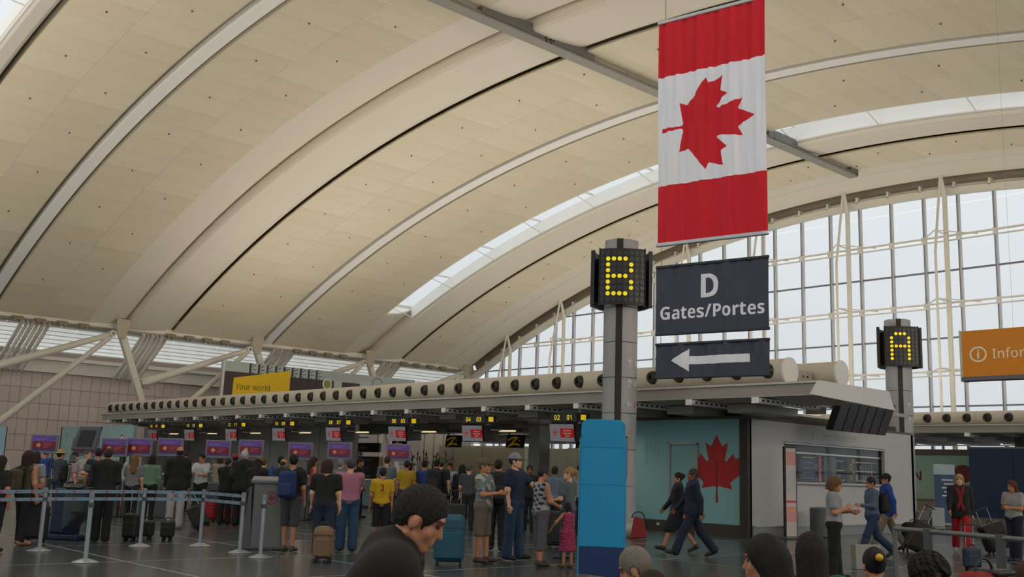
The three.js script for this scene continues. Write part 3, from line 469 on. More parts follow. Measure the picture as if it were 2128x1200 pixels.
// ---------------------------------------------------------------- office and shop block at the end of the island
{
  const texMural = canvasTex(1024, 704, (c, w, h) => { // 5.1 m x 3.2 m -> 1024 x 640 used
    c.fillStyle = '#7aabb1'; c.fillRect(0, 0, w, h);
    for (let a = 0; a < 46; a++) for (let b = 0; b < 40; b++) { const x = 330 + a * 15, y = b * 17 + (a % 2) * 8; const t = Math.sin((x - 330) * 0.006 + y * 0.004 + 0.6); const r = Math.max(0, 6.2 * t - Math.abs(y - 180 - (x - 330) * 0.25) * 0.02 - 0.6 + (y > 480 ? 4.4 : 0)); if (r > 0.6) { c.fillStyle = '#41858d'; c.beginPath(); c.arc(x, y, Math.min(6.4, r), 0, 7); c.fill(); } }
    c.fillStyle = '#a0141a'; leafPath(c, 852, 300, 210); c.fill(); c.fillStyle = '#a51a1d'; c.beginPath(); c.moveTo(852, 96); c.lineTo(890, 210); c.lineTo(870, 400); c.lineTo(852, 410); c.closePath(); c.fill();
    c.fillStyle = '#5f1013'; c.fillRect(848, 260, 9, 240);
    gText(c, 'CANADA', 196, 226, 'bold 20px sans-serif', '#8f2f33', 'right'); c.strokeStyle = '#9a3036'; c.lineWidth = 5; c.beginPath(); c.arc(196, 120, 14, 0, 7); c.stroke(); gText(c, 'Enregistrement', 244, 330, 'bold 26px sans-serif', '#24484d', 'right');
  });
  const o = thing('office_block', 'grey office block with aqua leaf mural at the island end', 'office block', [-16.37, 0, -24.1]);
  const wl = mesh('mural_wall', box(5.1, 3.2, 0.16), [0, 1, 2, 3, 4, 5].map(i => i === 4 ? new THREE.MeshStandardMaterial({ map: texMural, roughness: 0.6 }) : M(0x7aabb1, 0.6)), o, [-2.8, 1.6, -0.08]); wl.userData.label = 'aqua wall with halftone dots and red leaf';
  mesh('side_wall', box(0.16, 3.2, 9.4), M(0x777a7a, 0.5), o, [-5.4, 1.6, -4.8]);
  mesh('corner_pillar', box(0.26, 3.2, 0.2), M(0x2a2724, 0.6), o, [-0.13, 1.6, 0.02]);
  mesh('baseboard', box(5.3, 0.3, 0.05), M(0x3a3530, 0.6), o, [-2.7, 0.15, 0.03]);
  mesh('outlet', box(0.1, 0.07, 0.02), M(0xc4c4c0, 0.5), o, [-3.15, 0.18, 0.06]);
  // door in the mural wall
  for (const [x, y, w, h] of [[-2.76, 1.27, 0.07, 2.54], [-1.78, 1.27, 0.07, 2.54], [-2.27, 2.51, 1.05, 0.07]]) mesh('door_frame', box(w, h, 0.06), M(0x8d9493, 0.4), o, [x, y, 0.03]);
  { const d = mesh('door_leaf', box(0.9, 2.4, 0.03), M(0x72a2a9, 0.55), o, [-2.27, 1.22, 0.012]); mesh('handle', box(0.03, 0.16, 0.05), M(0xb8bab8, 0.3, { metalness: 0.7 }), d, [0.36, -0.18, 0.04]); }
  // shop end wall, facing the concourse: jambs, head, sill around an open display window
  const mW = M(0xaeb0b3, 0.4);
  for (const [y, z, h, d] of [[1.6, -0.85, 3.2, 1.7], [1.6, -8.6, 3.2, 2.0], [2.93, -4.65, 0.54, 5.9], [0.88, -4.65, 1.2, 5.9]]) mesh('shop_wall_panel', box(0.14, h, d), mW, o, [-0.07, y, z]);
  mesh('sill', box(0.24, 0.06, 5.95), M(0xa6a9aa, 0.4), o, [0.0, 1.5, -4.65]);
  mesh('window_frame', box(0.1, 0.05, 5.9), M(0xb0b2b2, 0.4), o, [-0.02, 2.62, -4.65]); mesh('window_frame', box(0.1, 1.14, 0.06), M(0xb0b2b2, 0.4), o, [-0.02, 2.06, -7.55]);
  mesh('skirting', box(0.05, 0.28, 9.4), M(0x8a8c8c, 0.3, { metalness: 0.5 }), o, [0.02, 0.14, -4.75]); mesh('skirting_rail', box(0.16, 0.03, 9.4), M(0xb2b4b4, 0.3, { metalness: 0.5 }), o, [0.05, 0.3, -4.75]);
  mesh('shop_wall_panel', box(5.4, 3.2, 0.16), mW, o, [-2.7, 1.6, -9.5]);
  mesh('clerestory_band', box(4.9, 0.24, 9.0), M(0x2e2c29, 0.6), o, [-2.9, 3.36, -4.8]);
  mesh('block_roof', box(5.4, 0.08, 9.5), M(0x55534f, 0.7), o, [-2.7, 3.24, -4.75]);
  for (let k = 0; k < 6; k++) mesh('louvre', box(0.05, 0.2, 0.94), M(0x2c2c2d, 0.5), o, [-0.22, 2.5, -2.24 - k * 0.96]);
  mesh('shop_back', box(0.1, 2.2, 5.9), M(0xb8b8b4, 0.6), o, [-1.3, 2.0, -4.65]);
  for (const y of [1.62, 1.92, 2.2]) mesh('shelf', box(0.9, 0.03, 5.9), M(0xb5b5b2, 0.5), o, [-0.75, y, -4.65]);
  mesh('pane', box(0.012, 1.1, 5.88), GLASS, o, [-0.08, 2.07, -4.65]);
  mesh('light_shelf', box(0.12, 0.05, 5.9), M(0xe4e4e0, 0.4), o, [-0.2, 2.37, -4.65]);
  const tx = canvasTex(512, 48, (c, w, h) => { c.fillStyle = '#aeb0b3'; c.fillRect(0, 0, w, h); gText(c, 'News - Travel - Books', w / 2, 36, 'italic 34px serif', '#707375', 'center'); });
  mesh('lettering', box(0.012, 0.22, 3.0), [0, 1, 2, 3, 4, 5].map(i => i === 0 ? new THREE.MeshStandardMaterial({ map: tx, roughness: 0.4 }) : mW), o, [0.005, 2.93, -4.75]);
  // goods in the shop window
  const cols = [0x2a2b30, 0x70302f, 0xb4b0a4, 0x3d4c66, 0x6b7f6c, 0xa08a6a, 0xc7c4bb, 0x86556a];
  for (let k = 0; k < 40; k++) {
    const row = k % 2, z = -26.2 - (k >> 1) * 0.27, h = 0.16 + 0.1 * hash(k, 2), m = solo('boxed_goods', box(0.16, h, 0.12 + 0.1 * hash(k, 5)), M(cols[(k * 5 + row) % 8], 0.6), 'small boxed item on the shelves behind the shop window', 'goods', [-16.95, [1.645, 1.945][row] + h / 2, z], undefined, 'goods on the shop shelves');
  }
  for (const [i, [z, w, c, l]] of [[-27.4, 0.9, 0x23242a, 'tall dark display rack with yellow tags in the shop window'], [-28.1, 0.12, 0xb05a6c, 'narrow pink hanging strip in the shop window'], [-28.7, 0.7, 0x53595a, 'grey display rack beside the pink strip'], [-29.95, 0.55, 0x1f222a, 'black board with yellow rings in the shop window']].entries()) {
    const g = thing('display_rack', l, 'display', [-16.62, 1.53, z]); mesh('board', rbox(0.06, 0.8, w, 0.02), M(c, 0.5), g, [0, 0.4, 0]);
    if (i === 0) for (let k = 0; k < 5; k++) mesh('price_tag', box(0.02, 0.03, 0.6), M(k ? 0x7a78b4 : 0xc9b92c, 0.5), g, [0.035, 0.72 - k * 0.15, 0]);
    if (i === 3) for (let k = 0; k < 4; k++) mesh('ring', new THREE.TorusGeometry(0.06 + 0.02 * (k === 1), 0.015, 6, 14), M(0xcdb32a, 0.5), g, [0.04, 0.68 - k * 0.17, k % 2 ? 0.06 : -0.08], [0, Math.PI / 2, 0]);
  }
  for (let k = 0; k < 5; k++) solo('umbrella', lathe([[0, 0], [0.015, 0.02], [0.03, 0.3], [0.02, 0.55], [0.008, 0.6], [0.008, 0.72], [0, 0.72]], 8), M([0x26304e, 0x8c3a34, 0x1e1e22, 0x2f4a86, 0xa08040][k], 0.6), 'thin folded umbrella hanging in the shop window', 'umbrella', [-16.7, 1.6, -30.6 - k * 0.2], undefined, 'umbrellas in the shop window');
  // bank of six dark flight boards, tilted forward, hung from a rail
  const b = thing('flight_board_bank', 'bank of six dark tilted flight boards over the shop front', 'flight board', [-15.0, 3.45, -27.85], Math.PI / 2);
  const tilt = new THREE.Group(); 
  for (let k = 0; k < 6; k++) { const m = mesh('board', rbox(0.46, 0.95, 0.1, 0.01), M(0x39373c, 0.35), b, [-1.28 + k * 0.512, 0, 0], [0.38, 0, 0]); mesh('gap_strip', box(0.04, 0.97, 0.06), mBlack, m, [0.255, 0, 0]); for (const s of [-0.1, 0.1]) mesh('bolt', cyl(0.02, 0.02, 0.05, 6), mBlack, m, [s, 0.5, 0]); }
  mesh('back_frame', box(3.2, 0.9, 0.08), mBlack, b, [0, -0.02, -0.1], [0.38, 0, 0]);
  mesh('mount_rail', box(0.1, 0.1, 6.2), M(0x9b9b98, 0.4), b, [0, 0.22, -0.2], [0, Math.PI / 2, 0]); mesh('mount_arm', box(0.1, 0.3, 0.6), M(0x84837f, 0.5), b, [-1.6, 0.15, -0.6]);
}
// ---------------------------------------------------------------- far island: green desk wall, blue wall
{
  const g = thing('green_desk_wall', 'muted green wall with dark red letters behind the far desks', 'wall', [-21.6, 0, -46.0]);
  const tx = canvasTex(512, 256, (c, w, h) => { c.fillStyle = '#9cc0ae'; c.fillRect(0, 0, w, h); gText(c, 'CANADIAN', 226, 126, 'bold 60px sans-serif', '#6e2226', 'right'); c.fillStyle = '#7d2a2e'; c.beginPath(); c.arc(400, 90, 42, 0, 7); c.fill(); });
  mesh('panel', box(5.4, 2.4, 0.15), [0, 1, 2, 3, 4, 5].map(i => i === 4 ? new THREE.MeshStandardMaterial({ map: tx, roughness: 0.6 }) : M(0x88aa98, 0.6)), g, [0, 1.75, 0]); mesh('top_band', box(5.2, 0.25, 0.25), M(0x6e5f52, 0.6), g, [-0.2, 3.05, 0.05]); mesh('lower_panel', box(5.4, 0.6, 0.2), M(0x7a766c, 0.6), g, [0, 0.3, 0]);
  const d = thing('low_counter', 'low beige far counter in front of the green wall', 'counter', [-21.4, 0, -44.6]); mesh('front', rbox(5.2, 0.95, 0.15, 0.02), M(0x7d7869, 0.6), d, [0, 0.48, 0]); mesh('top', rbox(5.3, 0.05, 0.6, 0.015), M(0x9a958a, 0.5), d, [0, 0.97, -0.15]); mesh('terminal', rbox(0.5, 0.35, 0.3, 0.03), M(0x33342f, 0.5), d, [-0.6, 1.16, -0.1]);
  const b = thing('blue_wall', 'dark blue flat wall beside the green lettered wall', 'wall', [-15.2, 0, -44.2]); mesh('panel', box(7.6, 3.1, 0.2), M(0x12304f, 0.55), b, [0, 1.65, 0]); mesh('top_trim', box(7.6, 0.06, 0.24), M(0x6d7a84, 0.4), b, [0, 3.2, 0]); mesh('base', box(7.6, 0.3, 0.24), M(0x6f6d66, 0.6), b, [0, 0.15, 0]);
  for (let k = 0; k < 3; k++) mesh('joint', box(0.02, 3.0, 0.02), M(0x0d2540, 0.6), b, [-2 + k * 2, 1.65, 0.105]);
  const k = thing('dark_bulkhead', 'dark bulkhead box under the distant canopy above the blue wall', 'bulkhead', [-14.6, 3.42, -46]); mesh('box', box(5.6, 0.5, 2.2), M(0x35332f, 0.6), k); mesh('trim', box(5.7, 0.06, 2.3), M(0x55524c, 0.5), k, [0, -0.24, 0]);
}
{ // roadside billboard on the left
  const tx = canvasTex(1024, 228, (c, w, h) => {
    c.fillStyle = '#a9b0ae'; c.fillRect(0, 0, w, h); c.fillStyle = '#3f3336'; c.fillRect(0, 44, w * 0.9, 184);
    c.fillStyle = '#231d1e'; for (let k = 0; k < 9; k++) { const x = 120 + k * 42; c.fillRect(x, 4, 8, 50); for (let q = 0; q < 7; q++) { c.save(); c.translate(x + 4, 8 + q * 6); c.rotate((q - 3) * 0.5); c.fillRect(0, 0, 28, 2.5); c.restore(); } }
    c.fillStyle = '#e0b800'; c.beginPath(); c.moveTo(50, 70); c.lineTo(325, 16); c.lineTo(325, 228); c.lineTo(45, 228); c.closePath(); c.fill();
    c.save(); c.translate(62, 118); c.rotate(-0.03); gText(c, 'Your world', 0, 0, '34px sans-serif', '#4a3f10'); c.restore();
    c.fillStyle = '#c9d2cf'; c.beginPath(); c.arc(520, 60, 26, 0, 7); c.fill(); c.fillStyle = '#8a8d3e'; c.beginPath(); c.arc(520, 60, 18, 0, 7); c.fill(); c.fillStyle = '#b6bdba'; c.fillRect(556, 40, 44, 90); c.fillRect(700, 30, 60, 26);
    c.strokeStyle = '#5a5f5c'; c.lineWidth = 4; c.beginPath(); c.arc(800, 40, 30, 3.2, 6); c.stroke();
  });
  const b = thing('billboard', 'long advertising billboard with yellow panel reading Your world', 'billboard', [-60, 6.2, -38], Math.PI / 2);
  mesh('board', box(15.2, 3.4, 0.2), [0, 1, 2, 3, 4, 5].map(i => i === 4 ? new THREE.MeshStandardMaterial({ map: tx, roughness: 0.6 }) : M(0xc9c6bf, 0.6)), b); mesh('edge_strip', box(0.14, 3.4, 0.26), M(0xd0cdc6, 0.5), b, [-7.6, 0, 0]); for (const x of [-5, 5]) mesh('support', box(0.2, 5.2, 0.2), mSteel, b, [x, -3.6, -0.15]);
}

// ---------------------------------------------------------------- hanging cloth: flag, gate banner, arrow banner
function cloth(w, h, tex, back, seedv, folds, depth) { // a gathered cloth sheet with real folds, printed front
  const nx = 90, ny = 40, g = new THREE.BoxGeometry(w, h, 0.006, nx, ny, 1), p = g.attributes.position;
  for (let i = 0; i < p.count; i++) {
    const x = p.getX(i) / w, y = p.getY(i) / h; let z = 0;
    for (let k = 0; k < folds.length; k++) z += folds[k][1] * Math.sin((x + 0.02 * Math.sin(y * 4 + k * 2 + seedv)) * folds[k][0] + k * 1.7 + seedv) * (0.75 + 0.25 * Math.sin(y * 5 + k));
    p.setZ(i, p.getZ(i) + z * depth);
  }
  g.computeVertexNormals(); return [g, [0, 1, 2, 3, 4, 5].map(i => i === 4 ? new THREE.MeshStandardMaterial({ map: tex, roughness: 0.75 }) : back)];
}
const FX = -9.8, FZ = -13.36, FT = 10.8 * DEG, mAlu = M(0xb9bec4, 0.35, { metalness: 0.5 });
{
  const tx = canvasTex(512, 1000, (c, w, h) => { c.fillStyle = '#cc0721'; c.fillRect(0, 0, w, h); c.fillStyle = '#e8ebf6'; c.fillRect(0, h * 0.253, w, h * 0.494); c.fillStyle = '#cc0721'; leafPath(c, w * 0.47, h * 0.498, 222, Math.PI / 2); c.fill(); });
  const f = thing('hanging_flag', 'tall red and white flag with maple leaf hanging from the vault', 'flag', [FX, 7.396, FZ], FT), [g, m] = cloth(1.96, 3.96, tx, M(0xcc0721, 0.75), 0.4, [[62, 0.5], [101, 0.3], [23, 0.6]], 0.034);
  mesh('cloth', g, m, f); mesh('top_bar', rbox(2.0, 0.07, 0.06, 0.02), mAlu, f, [0, 2.0, 0]); mesh('bottom_bar', rbox(2.0, 0.07, 0.06, 0.02), mAlu, f, [0, -2.0, 0]);
  for (const x of [-0.85, 0.85]) mesh('wire', cyl(0.006, 0.006, 5.9, 5), mBeam, f, [x, 4.98, 0]);
  const navy = M(0x343a48, 0.8);
  const t2 = canvasTex(1024, 576, (c, w, h) => { c.fillStyle = '#3c4252'; c.fillRect(0, 0, w, h); gText(c, 'D', w * 0.485, h * 0.50, 'bold 280px sans-serif', '#e6e8f2', 'center'); gText(c, 'Gates/Portes', w / 2, h * 0.79, 'bold 152px sans-serif', '#e6e8f2', 'center'); });
  const b = thing('gate_banner', 'dark slate banner reading D Gates/Portes below the flag', 'banner', [FX, 4.44, FZ], FT), [g2, m2] = cloth(1.98, 1.12, t2, navy, 1.1, [[48, 0.4], [83, 0.25], [19, 0.5]], 0.026);
  mesh('cloth', g2, m2, b); for (const s of [-1, 1]) mesh('hem_bar', rbox(2.0, 0.05, 0.045, 0.015), M(0x2b303c, 0.6), b, [0, s * 0.57, 0]); for (const x of [-0.9, 0.9]) mesh('wire', cyl(0.005, 0.005, 0.36, 5), mBeam, b, [x, 0.76, 0]);
  const t3 = canvasTex(1024, 280, (c, w, h) => { c.fillStyle = '#3c4252'; c.fillRect(0, 0, w, h); c.fillStyle = '#e6e8f2'; c.beginPath(); c.moveTo(145, 138); c.lineTo(320, 40); c.lineTo(320, 108); c.lineTo(850, 104); c.lineTo(850, 174); c.lineTo(320, 178); c.lineTo(320, 240); c.closePath(); c.fill(); });
  const a = thing('arrow_banner', 'dark slate banner with long left arrow below the gate banner', 'banner', [FX, 3.425, FZ], FT), [g3, m3] = cloth(1.98, 0.53, t3, navy, 2.3, [[44, 0.4], [79, 0.3], [17, 0.6]], 0.028);
  mesh('cloth', g3, m3, a); for (const s of [-1, 1]) mesh('hem_bar', rbox(2.0, 0.045, 0.045, 0.015), M(0x2b303c, 0.6), a, [0, s * 0.275, 0]); for (const x of [-0.9, 0.9]) mesh('wire', cyl(0.005, 0.005, 0.18, 5), mBeam, a, [x, 0.36, 0]);
}
// ---------------------------------------------------------------- orange information sign
{
  const tx = canvasTex(1024, 310, (c, w, h) => { c.fillStyle = '#e08c0c'; c.fillRect(0, 0, w, h); c.strokeStyle = '#fff4e6'; c.lineWidth = 10; c.beginPath(); c.arc(100, 158, 46, 0, 7); c.stroke(); gText(c, 'i', 100, 186, 'bold 76px sans-serif', '#fff4e6', 'center'); gText(c, 'Information', 180, 190, '84px sans-serif', '#fff4e6'); });
  const s = thing('information_sign', 'orange hanging sign with white i circle and Information lettering', 'sign', [-9.1, 4.86, -26.1]);
  mesh('panel', box(4.3, 1.2, 0.3), [0, 1, 2, 3, 4, 5].map(i => i === 4 ? new THREE.MeshStandardMaterial({ map: tx, roughness: 0.5 }) : M(0xb4b2ae, 0.5)), s); mesh('lower_trim', box(4.32, 0.1, 0.34), M(0x6c6874, 0.5), s, [0, -0.62, 0]); mesh('end_trim', box(0.06, 1.3, 0.36), M(0xc9c9c6, 0.5), s, [-2.16, -0.03, -0.02]);
  for (const x of [-0.9, 1.6]) mesh('hanger', cyl(0.003, 0.003, 10.9, 5), M(0xa09c92, 0.5), s, [x, 6.05, 0]);
}
// ---------------------------------------------------------------- sign columns B and A
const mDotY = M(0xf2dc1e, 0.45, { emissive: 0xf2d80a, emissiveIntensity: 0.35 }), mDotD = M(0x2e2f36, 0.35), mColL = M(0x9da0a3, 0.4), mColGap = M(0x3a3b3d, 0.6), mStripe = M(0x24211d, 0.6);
const LET = { B: ['11110', '10001', '10001', '11110', '10001', '10001', '11110'], A: ['01110', '10001', '10001', '11111', '10001', '10001', '10001'] };
function curvedPanel(w, h, th, Rr) { const a = w / Rr, g = new THREE.BoxGeometry(w, h, th, 16, 1, 1), p = g.attributes.position; for (let i = 0; i < p.count; i++) { const t = p.getX(i) / Rr, r = Rr + p.getZ(i); p.setXYZ(i, r * Math.sin(t), p.getY(i), r * Math.cos(t) - Rr); } g.computeVertexNormals(); return g; }
function signColumn(letter, label, x, z, H, face, arrows) {
  const t = thing('sign_column', label, 'column', [x, 0, z], face);
  mesh('core', cyl(0.36, 0.36, H, 8), mColGap, t, [0, H / 2, 0], [0, Math.PI / 8, 0]);
  const seg = 0.93, g = cyl(0.5, 0.5, seg - 0.016, 8), pts = Math.ceil((H - 0.35) / seg);
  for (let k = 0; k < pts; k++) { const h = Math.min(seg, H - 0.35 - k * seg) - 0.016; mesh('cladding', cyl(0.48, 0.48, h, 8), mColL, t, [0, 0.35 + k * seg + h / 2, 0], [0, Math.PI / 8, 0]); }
  mesh('dark_stripe', box(0.17, H - 0.37, 0.05), mStripe, t, [-0.06, 0.36 + (H - 0.37) / 2, 0.435]);
  mesh('foot_ring', lathe([[0.45, 0], [0.66, 0], [0.66, 0.2], [0.6, 0.24], [0.52, 0.26], [0.52, 0.34], [0.45, 0.36]], 28), M(0xb4b6b6, 0.35), t);
  const y = H - 0.32 - 0.76; // sign head: three convex dot panels round the shaft
  for (const [k, a] of [[0, 0], [1, 2.094], [2, -2.094]]) {
    const p = mesh('dot_panel', curvedPanel(1.22, 1.5, 0.07, 1.5), M(0x232327, 0.5), t, [0.66 * Math.sin(a), y, 0.66 * Math.cos(a)], [0, a, 0]);
    mesh('panel_back', box(0.5, 1.2, 0.24), mBlack, p, [0, 0, -0.18]);
    for (const s of [-1, 1]) mesh('panel_edge', box(0.03, 1.54, 0.11), mBlack, p, [s * 0.6, 0, -0.12]);
    const n = 8, pit = 0.148, L = LET[letter], dg = cyl(0.058, 0.05, 0.02, 14);
    for (let r = 0; r < 9; r++) for (let q = 0; q < n; q++) {
      const on = k === 0 && r > 0 && r < 8 && q > 0 && q < 6 && L[r - 1][q - 1] === '1', th = (q - 3.5) * pit / 1.5; if (k && q > 3) continue;
      const d = mesh(on ? 'lit_dot' : 'dark_dot', dg, on ? mDotY : mDotD, p, [1.54 * Math.sin(th), (4 - r) * 0.155, 1.54 * Math.cos(th) - 1.5], [Math.PI / 2, 0, -th]); d.rotation.order = 'ZXY'; d.rotation.set(Math.PI / 2, 0, 0); d.rotateZ(-th);
    }
  }
  // white direction marks on the face right of the stripe
  const ar = extr([[-0.02, -0.12], [0.02, -0.12], [0.02, 0.04], [0.075, -0.01], [0.1, 0.02], [0, 0.12], [-0.1, 0.02], [-0.075, -0.01], [-0.02, 0.04]], 0.006), mA = M(0xc9cbc8, 0.5);
  const nx = Math.sin(Math.PI / 4), cx = 0.4 * nx;
  arrows.forEach(([yy, rot], i) => { mesh('arrow_mark', ar, mA, t, [0.24, yy, 0.394], [0, Math.PI / 4, rot]); mesh('side_mark', box(0.05, 0.16, 0.006), i === 2 ? M(0xb46a5c, 0.5) : mA, t, [0.4, yy, 0.234], [0, Math.PI / 4, 0]); });
  for (let k = 0; k < 2; k++) mesh('text_mark', box(0.22, 0.04, 0.006), M(0xb49488, 0.5), t, [0.3, 2.72 - k * 0.1, 0.334], [0, Math.PI / 4, 0]);
  return t;
}
signColumn('B', 'tall grey column topped by dark sign with yellow dotted B', -17.9, -20.4, 7.78, CAM_YAW * DEG - 0.06, [[4.45, 0], [3.92, 0], [3.36, Math.PI / 2]]);
signColumn('A', 'distant grey column topped by dark sign with yellow dotted A', -18.3, -36.7, 7.7, CAM_YAW * DEG - 0.12, [[4.45, 0], [3.92, 0], [3.36, 0]]);
{ // screen on the right side of column B
  const s = thing('column_screen', 'tall narrow grey screen fixed low on column B', 'screen', [-17.52, 2.0, -20.0], CAM_YAW * DEG + 0.35); mesh('housing', rbox(0.42, 1.08, 0.1, 0.02), mBlack, s); mesh('display', box(0.36, 0.98, 0.01), M(0x5d5866, 0.3), s, [0, 0, 0.052]); mesh('logo_mark', cyl(0.03, 0.03, 0.006, 12), M(0x8d8897, 0.4), s, [0, 0, 0.06], [Math.PI / 2, 0, 0]); mesh('bracket', box(0.2, 0.3, 0.2), mColGap, s, [0, 0, -0.12]);
}
{ // blue fabric banner stand with rounded top
  const w = 0.66, h = 2.36, r = 0.13, f = new THREE.Shape(); f.moveTo(-w / 2, 0.08); f.lineTo(w / 2, 0.08); f.lineTo(w / 2, h - r); f.quadraticCurveTo(w / 2, h, w / 2 - r, h); f.lineTo(-w / 2 + r, h); f.quadraticCurveTo(-w / 2, h, -w / 2, h - r); f.closePath();
  const b = thing('fabric_banner', 'free-standing bright blue fabric banner with rounded top and navy foot', 'banner', [-10.35, 0, -11.45], CAM_YAW * DEG - 0.1);
  const up = f.getPoints(8).map(p => [p.x, p.y]);
  const cut = up.map(p => [p[0], Math.max(p[1], 0.5)]);
  mesh('blue_cloth', extr(cut, 0.05, 0.012), M(0x0a84b8, 0.7), b); mesh('navy_cloth', extr([[-w / 2, 0.12], [w / 2, 0.06], [w / 2, 0.5], [-w / 2, 0.5]], 0.048, 0.01), M(0x0e2c60, 0.7), b);
  for (const y of [1.4, 1.95]) mesh('seam', box(w - 0.02, 0.012, 0.056), M(0x0972a0, 0.7), b, [0, y, 0]);
  for (const s of [-1, 1]) { mesh('pole', cyl(0.014, 0.014, h - 0.3, 8), M(0x2a86b4, 0.4), b, [s * (w / 2 + 0.008), (h - 0.3) / 2 + 0.02, 0]); mesh('foot', box(0.05, 0.025, 0.42), M(0x8e9296, 0.4), b, [s * (w / 2 - 0.03), 0.0125, 0]); }
}
{ // narrow poster stand by the shop and roller banner far right
  const t1 = canvasTex(64, 512, (c, w, h) => { c.fillStyle = '#b9b2b2'; c.fillRect(0, 0, w, h); c.fillStyle = '#c98d8f'; c.fillRect(0, 20, w, 80); c.fillRect(0, 340, w, 90); c.fillStyle = '#a9aeb2'; c.fillRect(0, 130, w, 120); c.fillStyle = '#b54a62'; c.fillRect(0, 305, w, 14); c.fillStyle = '#cf9a4a'; c.fillRect(4, 352, 56, 10); });
  const p = thing('poster_stand', 'slim dark-framed poster stand in front of the shop window', 'stand', [-15.6, 0, -24.85], 1.25); mesh('frame', rbox(0.42, 2.45, 0.08, 0.01), mBlack, p, [0, 1.25, 0]); mesh('poster', box(0.34, 2.36, 0.01), [0, 1, 2, 3, 4, 5].map(i => i === 4 ? new THREE.MeshStandardMaterial({ map: t1, roughness: 0.5 }) : mBlack), p, [0, 1.25, 0.043]); mesh('base', rbox(0.7, 0.06, 0.5, 0.02), M(0x4a4b4d, 0.5), p, [0, 0.03, 0]);
  const t2 = canvasTex(192, 512, (c, w, h) => { c.fillStyle = '#24466f'; c.fillRect(0, 0, w, h); c.fillStyle = '#9fb3c4'; c.fillRect(0, 0, w, 90); c.fillStyle = '#c3d0da'; for (let k = 0; k < 5; k++) c.fillRect(70 + (k % 2) * 20, 130 + k * 34, 104 - (k % 2) * 20, 12); for (let k = 0; k < 4; k++) c.fillRect(110, 316 + k * 24, 60 - k * 8, 7); });
  const r = thing('roller_banner', 'tall blue roller banner with pale top standing by the far counter', 'banner', [-18.5, 0, -40.6], 0.75); mesh('print', box(0.82, 2.3, 0.02), [0, 1, 2, 3, 4, 5].map(i => i === 4 ? new THREE.MeshStandardMaterial({ map: t2, roughness: 0.5 }) : M(0xa9adb0, 0.5)), r, [0, 1.25, 0]); mesh('base_box', rbox(0.9, 0.1, 0.22, 0.03), M(0x9a9da0, 0.4), r, [0, 0.07, 0]); for (const s of [-0.35, -0.05, 0.25]) mesh('foot', cyl(0.03, 0.03, 0.04, 8), mBlack, r, [s, 0.02, 0.12]);
  const t3 = canvasTex(256, 512, (c, w, h) => { c.fillStyle = '#7f9fb4'; c.fillRect(0, 0, w, h); c.fillStyle = '#33506a'; for (let k = 0; k < 4; k++) c.fillRect(30, 40 + k * 30, 170 - (k % 2) * 30, 9); for (let k = 0; k < 4; k++) c.fillRect(14, 220 + k * 40, 90, 8); c.fillStyle = '#b9c4cc'; c.beginPath(); c.arc(170, 230, 26, 0, 7); c.fill(); c.fillStyle = '#a32028'; c.fillRect(0, 420, w, 92); });
  const l = thing('poster_board', 'pale blue poster board with red foot behind the queue', 'poster', [-19.2, 0, -5.55], CAM_YAW * DEG + 0.1); mesh('board', box(0.62, 2.0, 0.05), [0, 1, 2, 3, 4, 5].map(i => i === 4 ? new THREE.MeshStandardMaterial({ map: t3, roughness: 0.5 }) : M(0x333436, 0.5)), l, [-0.1, 1.02, 0]); mesh('base', rbox(0.7, 0.04, 0.4, 0.01), mBlack, l, [-0.1, 0.02, 0]);
}

// ---------------------------------------------------------------- queue posts and belts
const mPost = M(0x8f98a3, 0.35, { metalness: 0.3 }), texBelt = canvasTex(256, 16, (c, w, h) => { c.fillStyle = '#6b8ba0'; c.fillRect(0, 0, w, h); c.fillStyle = '#a3293a'; for (let k = 0; k < 4; k++) { c.beginPath(); c.arc(32 + k * 64, 8, 5, 0, 7); c.fill(); } });
function queuePost(label, x, z, group) {
  const t = thing('queue_post', label, 'queue post', [x, 0, z], 0, group);
  mesh('base', lathe([[0, 0], [0.19, 0], [0.19, 0.012], [0.12, 0.035], [0.05, 0.06], [0, 0.06]], 28), M(0xa3a7ab, 0.3, { metalness: 0.5 }), t); mesh('tube', cyl(0.034, 0.034, 0.92, 16), mPost, t, [0, 0.51, 0]); mesh('head', cyl(0.04, 0.04, 0.1, 16), M(0x75808c, 0.4), t, [0, 0.98, 0]); mesh('tape_box', box(0.07, 0.07, 0.07), M(0x3a3f46, 0.5), t, [0, 0.84, 0]); return t;
}
const posts = [[-16.6, -3.4], [-17.95, -6.1], [-18.3, -7.95], [-18.1, -9.0], [-16.55, -8.98]];
posts.forEach(([x, z], i) => { if (i) queuePost(['', 'twin-belt steel queue post beside the woman with turquoise straps', 'twin-belt steel queue post beside the black suit with white collar', 'twin-belt steel queue post beside the squat flight case', 'last twin-belt steel queue post beside the leaf pedestal'][i], x, z, 'queue posts with twin belts'); });
queuePost('steel queue post without belt near the tall kiosk', -15.8, -6.05); queuePost('steel queue post without belt before the leaf pedestal', -15.6, -8.85);
